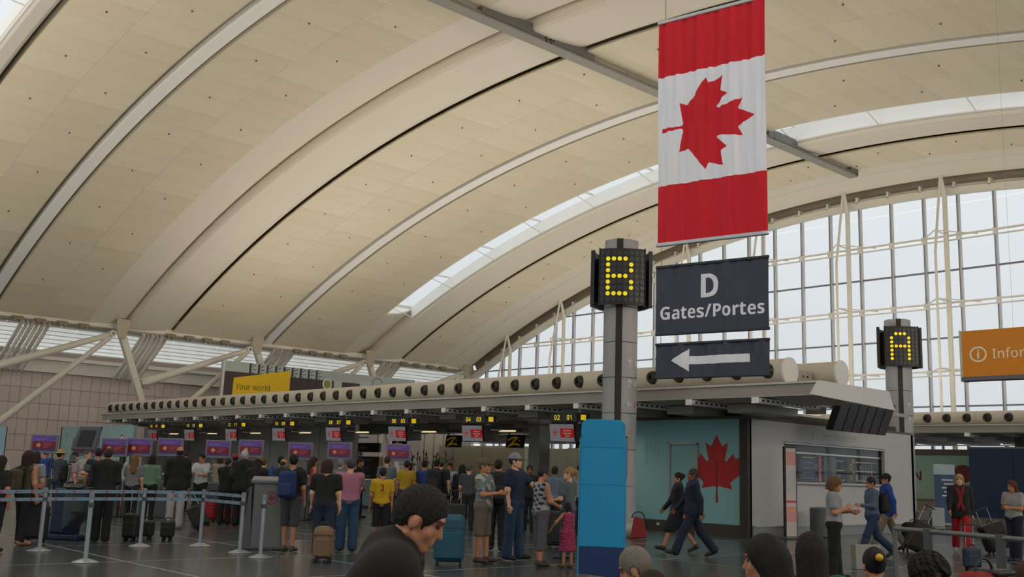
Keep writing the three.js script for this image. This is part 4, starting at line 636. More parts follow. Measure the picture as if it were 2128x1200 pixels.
for (let i = 0; i + 1 < posts.length; i++) for (const y of [0.965, 0.84]) {
  const [a, b] = [posts[i], posts[i + 1]], L = Math.hypot(b[0] - a[0], b[1] - a[1]), t = texBelt.clone(); t.wrapS = THREE.RepeatWrapping; t.repeat.set(L / 1.3, 1); t.needsUpdate = true;
  const m = solo('queue_belt', box(L - 0.08, 0.055, 0.006), new THREE.MeshStandardMaterial({ map: t, roughness: 0.7 }), (y > 0.9 ? 'upper' : 'lower') + ' blue red-dotted belt ' + ['leading to the turquoise strap woman', 'before the tall kiosk', 'before the upright carry-on', 'ending at the leaf pedestal'][i], 'belt', [(a[0] + b[0]) / 2, y, (a[1] + b[1]) / 2], undefined, 'blue queue belts'); m.rotation.y = Math.atan2(-(b[1] - a[1]), b[0] - a[0]);
}
// ---------------------------------------------------------------- self-service kiosks
{
  const k = thing('tall_kiosk', 'tall leaning grey kiosk with dark screen and navy base', 'kiosk', [-20.3, 0, -7.45], CAM_YAW * DEG - 0.25), g = M(0x454a52, 0.45), nv = M(0x16264a, 0.5);
  mesh('base', rbox(0.75, 0.1, 0.6, 0.03), nv, k, [-0.05, 0.05, 0]);
  mesh('navy_body', extr([[-0.36, 0.1], [0.05, 0.1], [0.12, 0.95], [-0.32, 0.95]], 0.4, 0.04), nv, k); mesh('front_shell', extr([[-0.1, 0.14], [0.3, 0.5], [0.4, 0.98], [-0.1, 0.98]], 0.44, 0.05), g, k, [0.05, 0, 0.04]);
  mesh('tray', box(0.22, 0.04, 0.1), M(0x20242a, 0.5), k, [0.28, 0.52, 0.26]);
  for (const [x0, x1] of [[-0.36, 0.02], [-0.02, 0.36]]) beam('leaning_leg', [x0, 0.9, 0], [x1 + 0.02, x0 < -0.2 ? 2.1 : 1.8, -0.05], 0.12, 0.12, g, k);
  const s = mesh('screen_frame', extr([[-0.3, -0.22], [0.22, -0.22], [0.34, 0.24], [-0.14, 0.24]], 0.08, 0.02), M(0x585e68, 0.4), k, [0.12, 1.9, 0.02]); mesh('screen', extr([[-0.16, -0.15], [0.16, -0.15], [0.24, 0.16], [-0.08, 0.16]], 0.02), M(0x1c1518, 0.25), s, [0, 0, 0.045]);
  mesh('keyboard', box(0.4, 0.03, 0.25), M(0x2b2f35, 0.4), k, [0.15, 1.0, 0.22], [0.25, 0, 0]);
  const cv = canvasTex(128, 256, (c, w, h) => { c.fillStyle = '#63676a'; c.fillRect(0, 0, w, h); roundel(c, 78, 62, 26, '#7d1620', '#63676a'); });
  const p = thing('leaf_pedestal', 'grey waist-high pedestal kiosk with round red leaf emblem', 'kiosk', [-17.15, 0, -9.8], CAM_YAW * DEG + 0.15);
  mesh('body', box(0.52, 1.16, 0.36), [0, 1, 2, 3, 4, 5].map(i => i === 4 ? new THREE.MeshStandardMaterial({ map: cv, roughness: 0.4 }) : M(0x5c6063, 0.4)), p, [0.02, 0.62, 0]); mesh('side_fin', extr([[-0.12, 0.04], [0.08, 0.04], [0.02, 1.1], [-0.02, 1.1]], 0.3, 0.01), M(0x4d5154, 0.4), p, [-0.31, 0, 0]); mesh('console', rbox(0.62, 0.08, 0.44, 0.03), M(0x6c7073, 0.4), p, [0, 1.24, 0], [0.15, 0, 0]); mesh('foot', rbox(0.86, 0.05, 0.5, 0.02), M(0x3c3f42, 0.4), p, [0, 0.025, 0]);
  const where = ['above the man in bright blue polo', 'above the straw hat', 'above the man in black suit with white collar', 'above the woman with wavy blond hair', 'above the mint green blouse', 'above the suited man leaning at the desk', 'above the white-haired man', 'above the young man with blue rucksack', 'above the pink polo', 'above the boy in yellow jersey'];
  [[-26.56, -8.87, 1.85], [-26.2, -9.75, 1.82], [-26.0, -10.4, 1.83], [-25.8, -10.95, 1.86], [-25.45, -11.62, 1.89], [-24.95, -12.7, 1.885], [-24.5, -13.4, 1.93], [-23.93, -14.54, 1.91], [-23.3, -15.35, 1.957], [-22.4, -16.62, 1.974]].forEach(([x0, z0, y], i) => {
    const x = x0 * 1.07, z = z0 * 1.07, t = thing('kiosk_screen', 'purple and red kiosk screen on posts ' + where[i], 'screen', [x, 0, z], CAM_YAW * DEG + 0.05);
    mesh('frame', rbox(0.7, 0.5, 0.07, 0.015), mGreyFrame, t, [0, y, 0]); mesh('display', box(0.6, 0.39, 0.01), [0, 1, 2, 3, 4, 5].map(k => k === 4 ? mPurple : mBlack), t, [0, y + 0.02, 0.036]);
    for (const s of [-1, 1]) mesh('post', cyl(0.022, 0.022, y - 0.2, 8), M(0x3f434a, 0.4), t, [s * 0.22, (y - 0.2) / 2, -0.02]);
    const c = mesh('cabinet', rbox(0.56, 0.95, 0.3, 0.03), M(0x4e5359, 0.45), t, [0, 0.5, 0.1]); mesh('slot', box(0.2, 0.03, 0.02), mBlack, c, [0, 0.25, 0.15]); mesh('foot', rbox(0.64, 0.04, 0.44, 0.015), M(0x35383c, 0.5), t, [0, 0.02, 0.06]);
  });
}
// ---------------------------------------------------------------- luggage
function suitcase(label, x, z, w, h, d, col, o = {}) {
  const t = thing(o.name || 'suitcase', label, 'suitcase', [x, 0, z], (o.turn ?? 0) + CAM_YAW * DEG), q = new THREE.Group(); const m = M(col, o.rough ?? 0.55), wr = 0.035, y0 = 2 * wr - 0.01;
  const add = (n, g, mt, p, r) => { const a = mesh(n, g, mt, t, p, r); return a; };
  add('shell', rbox(w, h, d, o.r ?? 0.05, 3), m, [0, y0 + h / 2, 0]);
  for (const s of [-1, 1]) { add('wheel', cyl(wr, wr, 0.03, 12), mBlack, [s * (w / 2 - 0.06), wr, -d / 2 + 0.06], [0, 0, Math.PI / 2]); add('wheel', cyl(wr, wr, 0.03, 12), mBlack, [s * (w / 2 - 0.06), wr, d / 2 - 0.06], [0, 0, Math.PI / 2]); }
  add('pocket', rbox(w * 0.8, h * 0.55, 0.04, 0.02), M(col, (o.rough ?? 0.55) + 0.15), [0, y0 + h * 0.36, d / 2 + 0.01]);
  add('zip_line', box(w * 0.98, 0.012, d * 1.012), M(0x2a2a2c, 0.5), [0, y0 + h * 0.72, 0]);
  add('grip', new THREE.TorusGeometry(0.06, 0.012, 6, 14, Math.PI), mBlack, [0, y0 + h, 0]);
  if (o.handle) { for (const s of [-1, 1]) add('handle_rod', cyl(0.01, 0.01, o.handle, 8), M(0x9a9da2, 0.3, { metalness: 0.6 }), [s * w * 0.25, y0 + h + o.handle / 2, -d / 2 + 0.03]); add('handle_grip', rbox(w * 0.6, 0.03, 0.035, 0.012), mBlack, [0, y0 + h + o.handle, -d / 2 + 0.03]); }
  if (o.tilt) { t.rotation.order = 'YXZ'; t.rotation.z = o.tilt; t.position.y = Math.abs(Math.sin(o.tilt)) * (w / 2 - 0.02) - 0.02; }
  return t;
}
suitcase('tall charcoal suitcase under the pink spotted bag', -19.8, -6.6, 0.42, 0.6, 0.3, 0x26292c);
{ const b = thing('spotted_bag', 'dark shoulder bag with pink and white spots on the charcoal suitcase', 'bag', [-19.72, 0.67, -6.55], CAM_YAW * DEG); const tx = canvasTex(128, 64, (c, w, h) => { c.fillStyle = '#2a1a2c'; c.fillRect(0, 0, w, h); for (let k = 0; k < 60; k++) { c.fillStyle = k % 2 ? '#b0507a' : '#b9a9b4'; c.beginPath(); c.arc((k * 37) % 128, (k * 23) % 64, 4, 0, 7); c.fill(); } }); mesh('body', rbox(0.44, 0.24, 0.2, 0.06, 3), new THREE.MeshStandardMaterial({ map: tx, roughness: 0.7 }), b, [0, 0.12, 0]); mesh('strap', new THREE.TorusGeometry(0.16, 0.014, 6, 16, Math.PI), M(0x8a2a5c, 0.6), b, [0, 0.22, 0]); }
suitcase('black upright carry-on with raised handle behind the queue belt', -19.6, -8.3, 0.26, 0.46, 0.24, 0x141517, { handle: 0.46 });
suitcase('small black cabin bag beside the upright carry-on', -19.95, -8.75, 0.3, 0.3, 0.26, 0x18191b); suitcase('squat black flight case standing apart from the carry-on', -19.5, -9.0, 0.24, 0.32, 0.22, 0x101113);
suitcase('black rolling suitcase tilted beside the man in white trousers', -21.9, -10.95, 0.34, 0.5, 0.26, 0x151618, { tilt: 0.5, handle: 0.35 });
suitcase('bright red suitcase standing nearer the tilted black one', -25.2, -12.7, 0.4, 0.5, 0.26, 0x8e1018); suitcase('bright red suitcase standing nearer the white-haired man', -24.75, -13.05, 0.42, 0.52, 0.26, 0x860e16);
suitcase('tan wheeled rucksack behind the woman in black top', -14.5, -9.35, 0.34, 0.52, 0.26, 0x6f5a45, { r: 0.12, rough: 0.8 });
suitcase('large teal suitcase behind the man in black jacket', -13.3, -11.0, 0.5, 0.76, 0.32, 0x0d4a60, { r: 0.1 });
suitcase('black suitcase on a trolley beyond the teal one', -19.3, -16.1, 0.5, 0.68, 0.3, 0x17181a, { handle: 0.3 }); suitcase('black suitcase between the floral lady and the ponytail woman', -15.4, -15.7, 0.5, 0.7, 0.3, 0x15161a);
suitcase('black suitcase pulled by the man in pale blue shirt', -11.05, -22.5, 0.44, 0.66, 0.3, 0x111214, { tilt: -0.45, handle: 0.4 }); suitcase('soft black bag stacked behind the steel barrier', -11.7, -23.9, 0.5, 0.62, 0.36, 0x16171a, { r: 0.14, rough: 0.85 });
suitcase('big black suitcase trailing the woman in red trousers', -10.3, -25.4, 0.55, 0.62, 0.34, 0x121315, { tilt: 0.35, handle: 0.35 });
suitcase('slim carry-on with tall handle behind the curly head', -8.6, -19.9, 0.3, 0.36, 0.22, 0x23314a, { handle: 0.42 });
{ const t = thing('luggage_trolley', 'luggage trolley piled with a grey and a white box', 'trolley', [-16.3, 0, -34.3], CAM_YAW * DEG); mesh('deck', rbox(1.0, 0.06, 0.6, 0.02), M(0x8f9295, 0.35, { metalness: 0.5 }), t, [0, 0.16, 0]); for (const s of [-1, 1]) for (const q of [-1, 1]) mesh('wheel', cyl(0.07, 0.07, 0.04, 12), mBlack, t, [s * 0.4, 0.07, q * 0.25], [Math.PI / 2, 0, 0]); mesh('push_bar', new THREE.TorusGeometry(0.3, 0.02, 8, 16, Math.PI), M(0x8f9295, 0.35, { metalness: 0.5 }), t, [-0.5, 0.7, 0], [0, Math.PI / 2, 0]); for (const s of [-1, 1]) mesh('upright', cyl(0.02, 0.02, 0.56, 8), M(0x8f9295, 0.35, { metalness: 0.5 }), t, [-0.5, 0.44, s * 0.3]);
  solo('grey_carton', rbox(0.42, 0.5, 0.42, 0.05, 2), M(0x606366, 0.6), 'rounded grey carton on the luggage trolley', 'carton', [-16.4, 0.45, -34.15], [0, 0.7, 0]); solo('white_carton', rbox(0.42, 0.62, 0.45, 0.015, 1), M(0x9aa2a8, 0.6), 'white carton with blue edge on the luggage trolley', 'carton', [-16.05, 0.51, -34.5], [0, 0.75, 0]); }
{ const b = thing('litter_bin', 'large round grey litter bin by the shop wall', 'bin', [-15.65, 0, -26.5]); mesh('drum', lathe([[0, 0.02], [0.3, 0.02], [0.31, 0.06], [0.31, 0.78], [0.3, 0.82], [0.18, 0.84], [0.17, 0.8], [0, 0.8]], 32), M(0x575d5e, 0.4), b); mesh('base_ring', cyl(0.29, 0.3, 0.04, 28), M(0x23324c, 0.5), b, [0, 0.02, 0]); mesh('rim', new THREE.TorusGeometry(0.3, 0.012, 8, 32), M(0x6d7374, 0.35), b, [0, 0.81, 0], [Math.PI / 2, 0, 0]); }
{ const b = thing('shopping_bag', 'white paper shopping bag with cord handles on the floor', 'bag', [-9.7, 0, -17.95], CAM_YAW * DEG + 0.2); mesh('body', extr([[-0.24, 0], [0.24, 0], [0.26, 0.44], [-0.25, 0.44]], 0.16, 0.008), M(0x8f908e, 0.7), b); mesh('gusset', box(0.012, 0.42, 0.14), M(0x77776f, 0.7), b, [-0.25, 0.22, 0]); for (const z of [-0.07, 0.07]) mesh('cord', new THREE.TorusGeometry(0.1, 0.006, 6, 18, Math.PI), M(0x33343a, 0.6), b, [0, 0.44, z]); }
{ const b = thing('red_bag', 'red shoulder bag leaning against the foot of column B', 'bag', [-16.95, 0, -20.1], CAM_YAW * DEG); mesh('body', extr([[-0.2, 0], [0.22, 0.04], [0.12, 0.5], [-0.1, 0.55]], 0.16, 0.03), M(0x7e1016, 0.6), b, [0, 0.0, 0]); mesh('strap', new THREE.TorusGeometry(0.16, 0.014, 6, 16, Math.PI), M(0x1d1416, 0.6), b, [0, 0.5, 0]); }
{ const b = thing('red_holdall', 'red and black holdall beside the steel barrier', 'bag', [-4.3, 0.5, -10.2], CAM_YAW * DEG + 0.5); mesh('body', rbox(0.5, 0.26, 0.3, 0.1, 3), M(0x7c1018, 0.7), b, [0, 0.13, 0]); mesh('black_flap', rbox(0.3, 0.06, 0.32, 0.03), mBlack, b, [0.12, 0.25, 0]); mesh('grip', new THREE.TorusGeometry(0.12, 0.014, 6, 16, Math.PI), mBlack, b, [0, 0.26, 0]);
  const s = thing('bench_table', 'low side table under the red holdall', 'table', [-4.3, 0, -10.2]); mesh('top', rbox(0.7, 0.04, 0.5, 0.01), M(0x55585b, 0.4), s, [0, 0.48, 0]); for (const i of [-1, 1]) for (const j of [-1, 1]) mesh('leg', cyl(0.02, 0.02, 0.46, 8), mPost, s, [i * 0.3, 0.23, j * 0.2]); }
{ // steel barrier rail at the right
  const t = thing('steel_barrier', 'steel pipe barrier with square posts in front of the walkers', 'barrier'); const mP = M(0x6a6d70, 0.35, { metalness: 0.5 });
  const pts = [[-7.55, -14.85], [-6.95, -14.65], [-5.75, -14.2], [-4.3, -13.65]];
  pts.forEach(([x, z], i) => { mesh('post', i ? box(0.12, 0.94, 0.12) : cyl(0.035, 0.035, 0.92, 12), i ? M(0x4c4f52, 0.4, { metalness: 0.5 }) : mP, t, [x, 0.47, z], [0, 0.36, 0]); mesh('base_plate', rbox(0.24, 0.02, 0.24, 0.005), mP, t, [x, 0.01, z]); });
  for (let i = 0; i < 3; i++) bar('rail', [pts[i][0], 0.9, pts[i][1]], [pts[i + 1][0], 0.9, pts[i + 1][1]], 0.035, mP, t, 12);
}

// ---------------------------------------------------------------- people: bodies meshed from smooth-joined tapered capsules
function surfaceNet(f, lo, hi, c) { // naive surface nets
  const n = [0, 1, 2].map(k => Math.ceil((hi[k] - lo[k]) / c) + 1), [nx, ny, nz] = n, val = new Float32Array(nx * ny * nz), id = new Int32Array(nx * ny * nz).fill(-1), pos = [], idx = [];
  for (let z = 0, q = 0; z < nz; z++) for (let y = 0; y < ny; y++) for (let x = 0; x < nx; x++, q++) val[q] = f(lo[0] + x * c, lo[1] + y * c, lo[2] + z * c);
  const at = (x, y, z) => x + nx * (y + ny * z), O = [[0, 0, 0], [1, 0, 0], [0, 1, 0], [1, 1, 0], [0, 0, 1], [1, 0, 1], [0, 1, 1], [1, 1, 1]], E = [[0, 1], [2, 3], [4, 5], [6, 7], [0, 2], [1, 3], [4, 6], [5, 7], [0, 4], [1, 5], [2, 6], [3, 7]];
  for (let z = 0; z < nz - 1; z++) for (let y = 0; y < ny - 1; y++) for (let x = 0; x < nx - 1; x++) {
    const v = O.map(o => val[at(x + o[0], y + o[1], z + o[2])]); let m = 0; for (let k = 0; k < 8; k++) if (v[k] < 0) m |= 1 << k; if (m === 0 || m === 255) continue;
    let sx = 0, sy = 0, sz = 0, k = 0; for (const [a, b] of E) if ((v[a] < 0) !== (v[b] < 0)) { const t = v[a] / (v[a] - v[b]); sx += O[a][0] + (O[b][0] - O[a][0]) * t; sy += O[a][1] + (O[b][1] - O[a][1]) * t; sz += O[a][2] + (O[b][2] - O[a][2]) * t; k++; }
    id[at(x, y, z)] = pos.length / 3; pos.push(lo[0] + (x + sx / k) * c, lo[1] + (y + sy / k) * c, lo[2] + (z + sz / k) * c);
  }
  for (let z = 1; z < nz - 1; z++) for (let y = 1; y < ny - 1; y++) for (let x = 1; x < nx - 1; x++) {
    const a = val[at(x, y, z)] < 0, quad = (p, q, r, s, flip) => { p = id[p]; q = id[q]; r = id[r]; s = id[s]; if (p < 0 || q < 0 || r < 0 || s < 0) return; flip ? idx.push(p, r, q, q, r, s) : idx.push(p, q, r, r, q, s); };
    if (a !== (val[at(x + 1, y, z)] < 0)) quad(at(x, y - 1, z - 1), at(x, y, z - 1), at(x, y - 1, z), at(x, y, z), !a);
    if (a !== (val[at(x, y + 1, z)] < 0)) quad(at(x - 1, y, z - 1), at(x, y, z - 1), at(x - 1, y, z), at(x, y, z), a);
    if (a !== (val[at(x, y, z + 1)] < 0)) quad(at(x - 1, y - 1, z), at(x, y - 1, z), at(x - 1, y, z), at(x, y, z), !a);
  }
  const nor = new Float32Array(pos.length), e = c * 0.5; for (let i = 0; i < pos.length; i += 3) { const [x, y, z] = [pos[i], pos[i + 1], pos[i + 2]], gx = f(x + e, y, z) - f(x - e, y, z), gy = f(x, y + e, z) - f(x, y - e, z), gz = f(x, y, z + e) - f(x, y, z - e), l = Math.hypot(gx, gy, gz) || 1; nor[i] = gx / l; nor[i + 1] = gy / l; nor[i + 2] = gz / l; }
  const g = new THREE.BufferGeometry(); g.setAttribute('position', new THREE.Float32BufferAttribute(pos, 3)); g.setAttribute('normal', new THREE.BufferAttribute(nor, 3)); g.setAttribute('uv', new THREE.Float32BufferAttribute(pos.flatMap((v, i) => i % 3 === 0 ? [pos[i] * 2, pos[i + 1] * 2] : []), 2)); g.setIndex(idx); return g;
}
const cap = (a, b, ra, rb) => ({ a, b, ra, rb, d: [b[0] - a[0], b[1] - a[1], b[2] - a[2]], l: (b[0] - a[0]) ** 2 + (b[1] - a[1]) ** 2 + (b[2] - a[2]) ** 2 || 1e-9 });
const ell = (c, r) => ({ c, r });
function dist(p, x, y, z, grow) {
  if (p.c) { const r = p.r, X = (x - p.c[0]) / (r[0] + grow), Y = (y - p.c[1]) / (r[1] + grow), Z = (z - p.c[2]) / (r[2] + grow), k = Math.hypot(X, Y, Z); return (k - 1) * Math.min(r[0], r[1], r[2]); }
  const px = x - p.a[0], py = y - p.a[1], pz = z - p.a[2], t = Math.max(0, Math.min(1, (px * p.d[0] + py * p.d[1] + pz * p.d[2]) / p.l)); return Math.hypot(px - p.d[0] * t, py - p.d[1] * t, pz - p.d[2] * t) - (p.ra + (p.rb - p.ra) * t) - grow;
}
function field(prims, k, grow = 0, cut) { return (x, y, z) => { let d = 9; for (const p of prims) { const e = dist(p, x, y, z, grow), h = Math.max(0, Math.min(1, 0.5 + 0.5 * (d - e) / k)); d = d + (e - d) * h - k * h * (1 - h); } return cut ? Math.max(d, cut(x, y, z)) : d; }; }
function bounds(prims, pad) { const lo = [9, 9, 9], hi = [-9, -9, -9]; for (const p of prims) for (const [c, r] of p.c ? [[p.c, p.r]] : [[p.a, [p.ra, p.ra, p.ra]], [p.b, [p.rb, p.rb, p.rb]]]) for (let k = 0; k < 3; k++) { lo[k] = Math.min(lo[k], c[k] - r[k] - pad); hi[k] = Math.max(hi[k], c[k] + r[k] + pad); } return [lo, hi]; }
function netOf(prims, k, grow, cell, cut) { const [lo, hi] = bounds(prims, grow + cell * 2.5); return surfaceNet(field(prims, k, grow, cut), lo, hi, cell); }

// poses: angles in degrees; arms [forward, outward, elbow bend, inward turn]; legs [forward, knee bend]
const POSES = {
  stand: { L: [3, 0], R: [-3, 2], aL: [4, 8, 14, 0], aR: [-2, 8, 12, 0] },
  stand2: { L: [6, 6], R: [-4, 0], aL: [10, 10, 70, 30], aR: [0, 9, 12, 0], headYaw: 25 },
  fold: { L: [2, 0], R: [-2, 0], aL: [14, 6, 85, 50], aR: [14, 6, 85, 50] },
  handsback: { L: [3, 0], R: [-3, 0], aL: [-22, 10, 40, 60], aR: [-22, 10, 40, 60] },
  desk: { L: [0, 0], R: [4, 4], aL: [30, 6, 60, 10], aR: [30, 6, 60, 10], headPitch: 15 },
  walk: { L: [26, 6], R: [-22, 14], aL: [-18, 8, 14, 0], aR: [20, 8, 20, 0] },
  walkpull: { L: [24, 4], R: [-20, 30], aL: [14, 6, 80, 10], aR: [-32, 10, 8, 0], headPitch: 8 },
  phone: { L: [3, 0], R: [-2, 2], aL: [8, 4, 88, 40], aR: [2, 8, 112, 60], headPitch: 14 },
  reach: { L: [4, 0], R: [-3, 3], aL: [46, 12, 12, 0], aR: [-4, 8, 14, 0], headYaw: 10 },
  reachside: { L: [3, 0], R: [-3, 2], aL: [30, 34, 6, 0], aR: [10, 8, 60, 20], headPitch: 12 },
  pocket: { L: [3, 0], R: [-3, 2], aL: [-6, 12, 35, 30], aR: [36, 4, 20, 0], headYaw: 5 },
  cross: { L: [3, 0], R: [-3, 2], aL: [20, 6, 100, 60], aR: [22, 6, 95, 60] },
  hunch: { L: [8, 4], R: [-8, 4], aL: [16, 8, 60, 30], aR: [16, 8, 70, 30], lean: 14, headPitch: 22 },
  seat: { L: [80, 80], R: [80, 80], aL: [26, 6, 60, 30], aR: [26, 6, 60, 30], seated: 1, headPitch: 4 },
  seatdown: { L: [80, 80], R: [80, 80], aL: [26, 6, 60, 30], aR: [26, 6, 60, 30], seated: 1, headPitch: 22 },
  seatturn: { L: [80, 80], R: [80, 80], aL: [26, 6, 60, 30], aR: [26, 6, 60, 30], seated: 1, headYaw: 0 },
};
const skel = {};
function skeleton(name) {
  if (skel[name]) return skel[name];
  const P = POSES[name], s = {}, lean = (P.lean || 0) * DEG, hy = 0.93;
  const T = ([x, y, z]) => { const dy = y - hy, dz = z; return [x, hy + dy * Math.cos(lean) - dz * Math.sin(lean), dz * Math.cos(lean) + dy * Math.sin(lean)]; };
  for (const [k, sg] of [['L', 1], ['R', -1]]) {
    const [a, b] = P[k], A = a * DEG, B = (a - b) * DEG, hip = [sg * 0.095, hy - 0.01, 0], knee = [hip[0] + sg * 0.005, hip[1] - 0.43 * Math.cos(A), 0.43 * Math.sin(A)], ank = [knee[0], knee[1] - 0.42 * Math.cos(B), knee[2] + 0.42 * Math.sin(B)];
    const fp = Math.min(0.9, Math.max(-0.2, -B * 0.9)) , toe = [ank[0] + sg * 0.02, ank[1] - 0.05 - 0.15 * Math.sin(fp), ank[2] + 0.16 * Math.cos(fp)]; s[k] = { hip, knee, ank, toe };
    const [f, o, e, inn] = P['a' + k].map(v => v * DEG), sh = [sg * 0.185, 1.42, 0]; const ud = [sg * Math.sin(o), -Math.cos(f) * Math.cos(o), Math.sin(f) * Math.cos(o)], el = sh.map((v, i) => v + 0.29 * ud[i]);
    const g = f + e, fd = [-sg * Math.sin(inn) * Math.sin(e) + sg * Math.sin(o) * 0.4, -Math.cos(g), Math.sin(g)], l = Math.hypot(...fd), wr = el.map((v, i) => v + 0.25 * fd[i] / l); s['a' + k] = { sh: T(sh), el: T(el), wr: T(wr), sg };
  }
  const low = Math.min(s.L.ank[1], s.R.ank[1], s.L.toe[1] + 0.04, s.R.toe[1] + 0.04), drop = P.seated ? hy - 0.56 : low - 0.075;
  const sh = p => { p[1] -= drop; return p; }; for (const k of ['L', 'R']) { Object.values(s[k]).forEach(sh); ['sh', 'el', 'wr'].forEach(q => sh(s['a' + k][q])); }
  s.T = p => sh(T(p)); s.P = P; s.drop = drop; s.head = s.T([0, 1.48, -0.005]); s.pitch = lean * 0.5 + (P.headPitch || 0) * DEG; s.yaw = (P.headYaw || 0) * DEG; s.top = 1.75 - drop; return (skel[name] = s);
}
const torso = s => [cap(s.T([-0.075, 0.95, 0]), s.T([0.075, 0.95, 0]), 0.115, 0.115), cap(s.T([-0.06, 1.05, 0.005]), s.T([-0.07, 1.33, 0.01]), 0.1, 0.105), cap(s.T([0.06, 1.05, 0.005]), s.T([0.07, 1.33, 0.01]), 0.1, 0.105), cap(s.T([-0.15, 1.405, -0.01]), s.T([0.15, 1.405, -0.01]), 0.066, 0.066)];
const legs = (s, loose = 0) => ['L', 'R'].flatMap(k => [cap(s[k].hip, s[k].knee, 0.088, 0.06 + loose * 0.3), cap(s[k].knee, s[k].ank, 0.058 + loose * 0.3, 0.04 + loose)]);
const upper = s => ['aL', 'aR'].map(k => cap(s[k].sh, s[k].el, 0.052, 0.042)), fore = s => ['aL', 'aR'].map(k => cap(s[k].el, s[k].wr, 0.041, 0.028));
function handPrims(a) { // palm, four curled fingers of unequal length, thumb from the side of the palm
  const w = V(...a.wr), d = w.clone().sub(V(...a.el)).normalize(), side = V(a.sg, 0, 0).cross(d).normalize(); if (side.lengthSq() < 0.1) side.set(0, 0, 1); const nrm = d.clone().cross(side).normalize().multiplyScalar(a.sg), P = (u, v, n) => w.clone().addScaledVector(d, u).addScaledVector(side, v).addScaledVector(nrm, n).toArray(), out = [cap(P(0, 0, 0), P(0.03, 0, 0), 0.028, 0.03)];
  for (let i = 0; i < 4; i++) { const v = (i - 1.5) * 0.019, L = [0.07, 0.082, 0.078, 0.062][i]; out.push(cap(P(0.02, v * 0.8, 0), P(0.08, v, 0.004), 0.014, 0.011), cap(P(0.08, v, 0.004), P(0.08 + L * 0.5, v, 0.016), 0.0095, 0.009), cap(P(0.08 + L * 0.5, v, 0.016), P(0.08 + L * 0.8, v, 0.04), 0.009, 0.0078)); }
  out.push(cap(P(0.02, 0.022, 0.006), P(0.055, 0.048, 0.018), 0.013, 0.011), cap(P(0.055, 0.048, 0.018), P(0.088, 0.05, 0.034), 0.0105, 0.0085)); return out;
}
// head in its own axes, origin at the base of the neck, facing +z
// eyes, brows and lips are tinted on the head below
const headPrims = [ell([0, 0.165, -0.005], [0.075, 0.098, 0.093]), ell([0, 0.1, 0.035], [0.058, 0.072, 0.062]), ell([0, 0.046, 0.074], [0.028, 0.023, 0.022]), cap([0.05, 0.075, 0.0], [0.012, 0.044, 0.07], 0.022, 0.02), cap([-0.05, 0.075, 0.0], [-0.012, 0.044, 0.07], 0.022, 0.02), cap([0, 0.15, 0.086], [0, 0.112, 0.106], 0.008, 0.0115), cap([0, -0.05, -0.012], [0, 0.08, -0.008], 0.056, 0.05), ell([0.079, 0.122, -0.006], [0.011, 0.029, 0.018]), ell([-0.079, 0.122, -0.006], [0.011, 0.029, 0.018]), cap([-0.02, 0.083, 0.088], [0.02, 0.083, 0.088], 0.008, 0.008), cap([-0.018, 0.07, 0.088], [0.018, 0.07, 0.088], 0.008, 0.008), ell([0.036, 0.172, 0.078], [0.026, 0.009, 0.014]), ell([-0.036, 0.172, 0.078], [0.026, 0.009, 0.014]), ell([0.038, 0.11, 0.062], [0.02, 0.02, 0.014]), ell([-0.038, 0.11, 0.062], [0.02, 0.02, 0.014])];
const headCache = {};
function headGeo(cell) {
  if (headCache[cell]) return headCache[cell]; const g = netOf(headPrims, 0.016, 0, cell), p = g.attributes.position, col = new Float32Array(p.count * 3).fill(1);
  for (let i = 0; i < p.count; i++) { const x = Math.abs(p.getX(i)), y = p.getY(i), z = p.getZ(i); let c = null; if (z > 0.06 && Math.hypot((x - 0.033) / 0.014, (y - 0.146) / 0.0075) < 1.1) c = [0.16, 0.12, 0.1]; else if (z > 0.05 && Math.hypot((x - 0.036) / 0.026, (y - 0.173) / 0.006) < 1.1) c = [0.3, 0.24, 0.2]; else if (z > 0.08 && x < 0.024 && Math.abs(y - 0.077) < 0.009) c = [0.72, 0.48, 0.46]; if (c) col.set(c, i * 3); }
  g.setAttribute('color', new THREE.BufferAttribute(col, 3)); return (headCache[cell] = g);
}
const gcache = new Map(), memo = (k, f) => { if (!gcache.has(k)) gcache.set(k, f()); return gcache.get(k); };
const headMatrix = s => new THREE.Matrix4().makeTranslation(...s.head).multiply(new THREE.Matrix4().makeRotationFromEuler(new THREE.Euler(s.pitch, s.yaw, 0, 'YXZ')));
function bodyGeo(pose, fine) { return memo('body' + pose + fine, () => {
  const s = skeleton(pose), c = fine ? 0.014 : 0.024, g = netOf([...torso(s), ...legs(s), ...upper(s), ...fore(s), cap(s.T([0, 1.4, -0.01]), s.T([0, 1.5, -0.005]), 0.055, 0.05)], 0.04, 0, c), parts = [g, headGeo(fine ? 0.006 : 0.0125).clone().applyMatrix4(headMatrix(s))];
  for (const k of ['aL', 'aR']) parts.push(netOf(handPrims(s[k]), 0.008, 0, fine ? 0.006 : 0.011));
  parts.forEach(q => { if (!q.attributes.color) q.setAttribute('color', new THREE.BufferAttribute(new Float32Array(q.attributes.position.count * 3).fill(1), 3)); }); return mergeGeometries(parts);
}); }
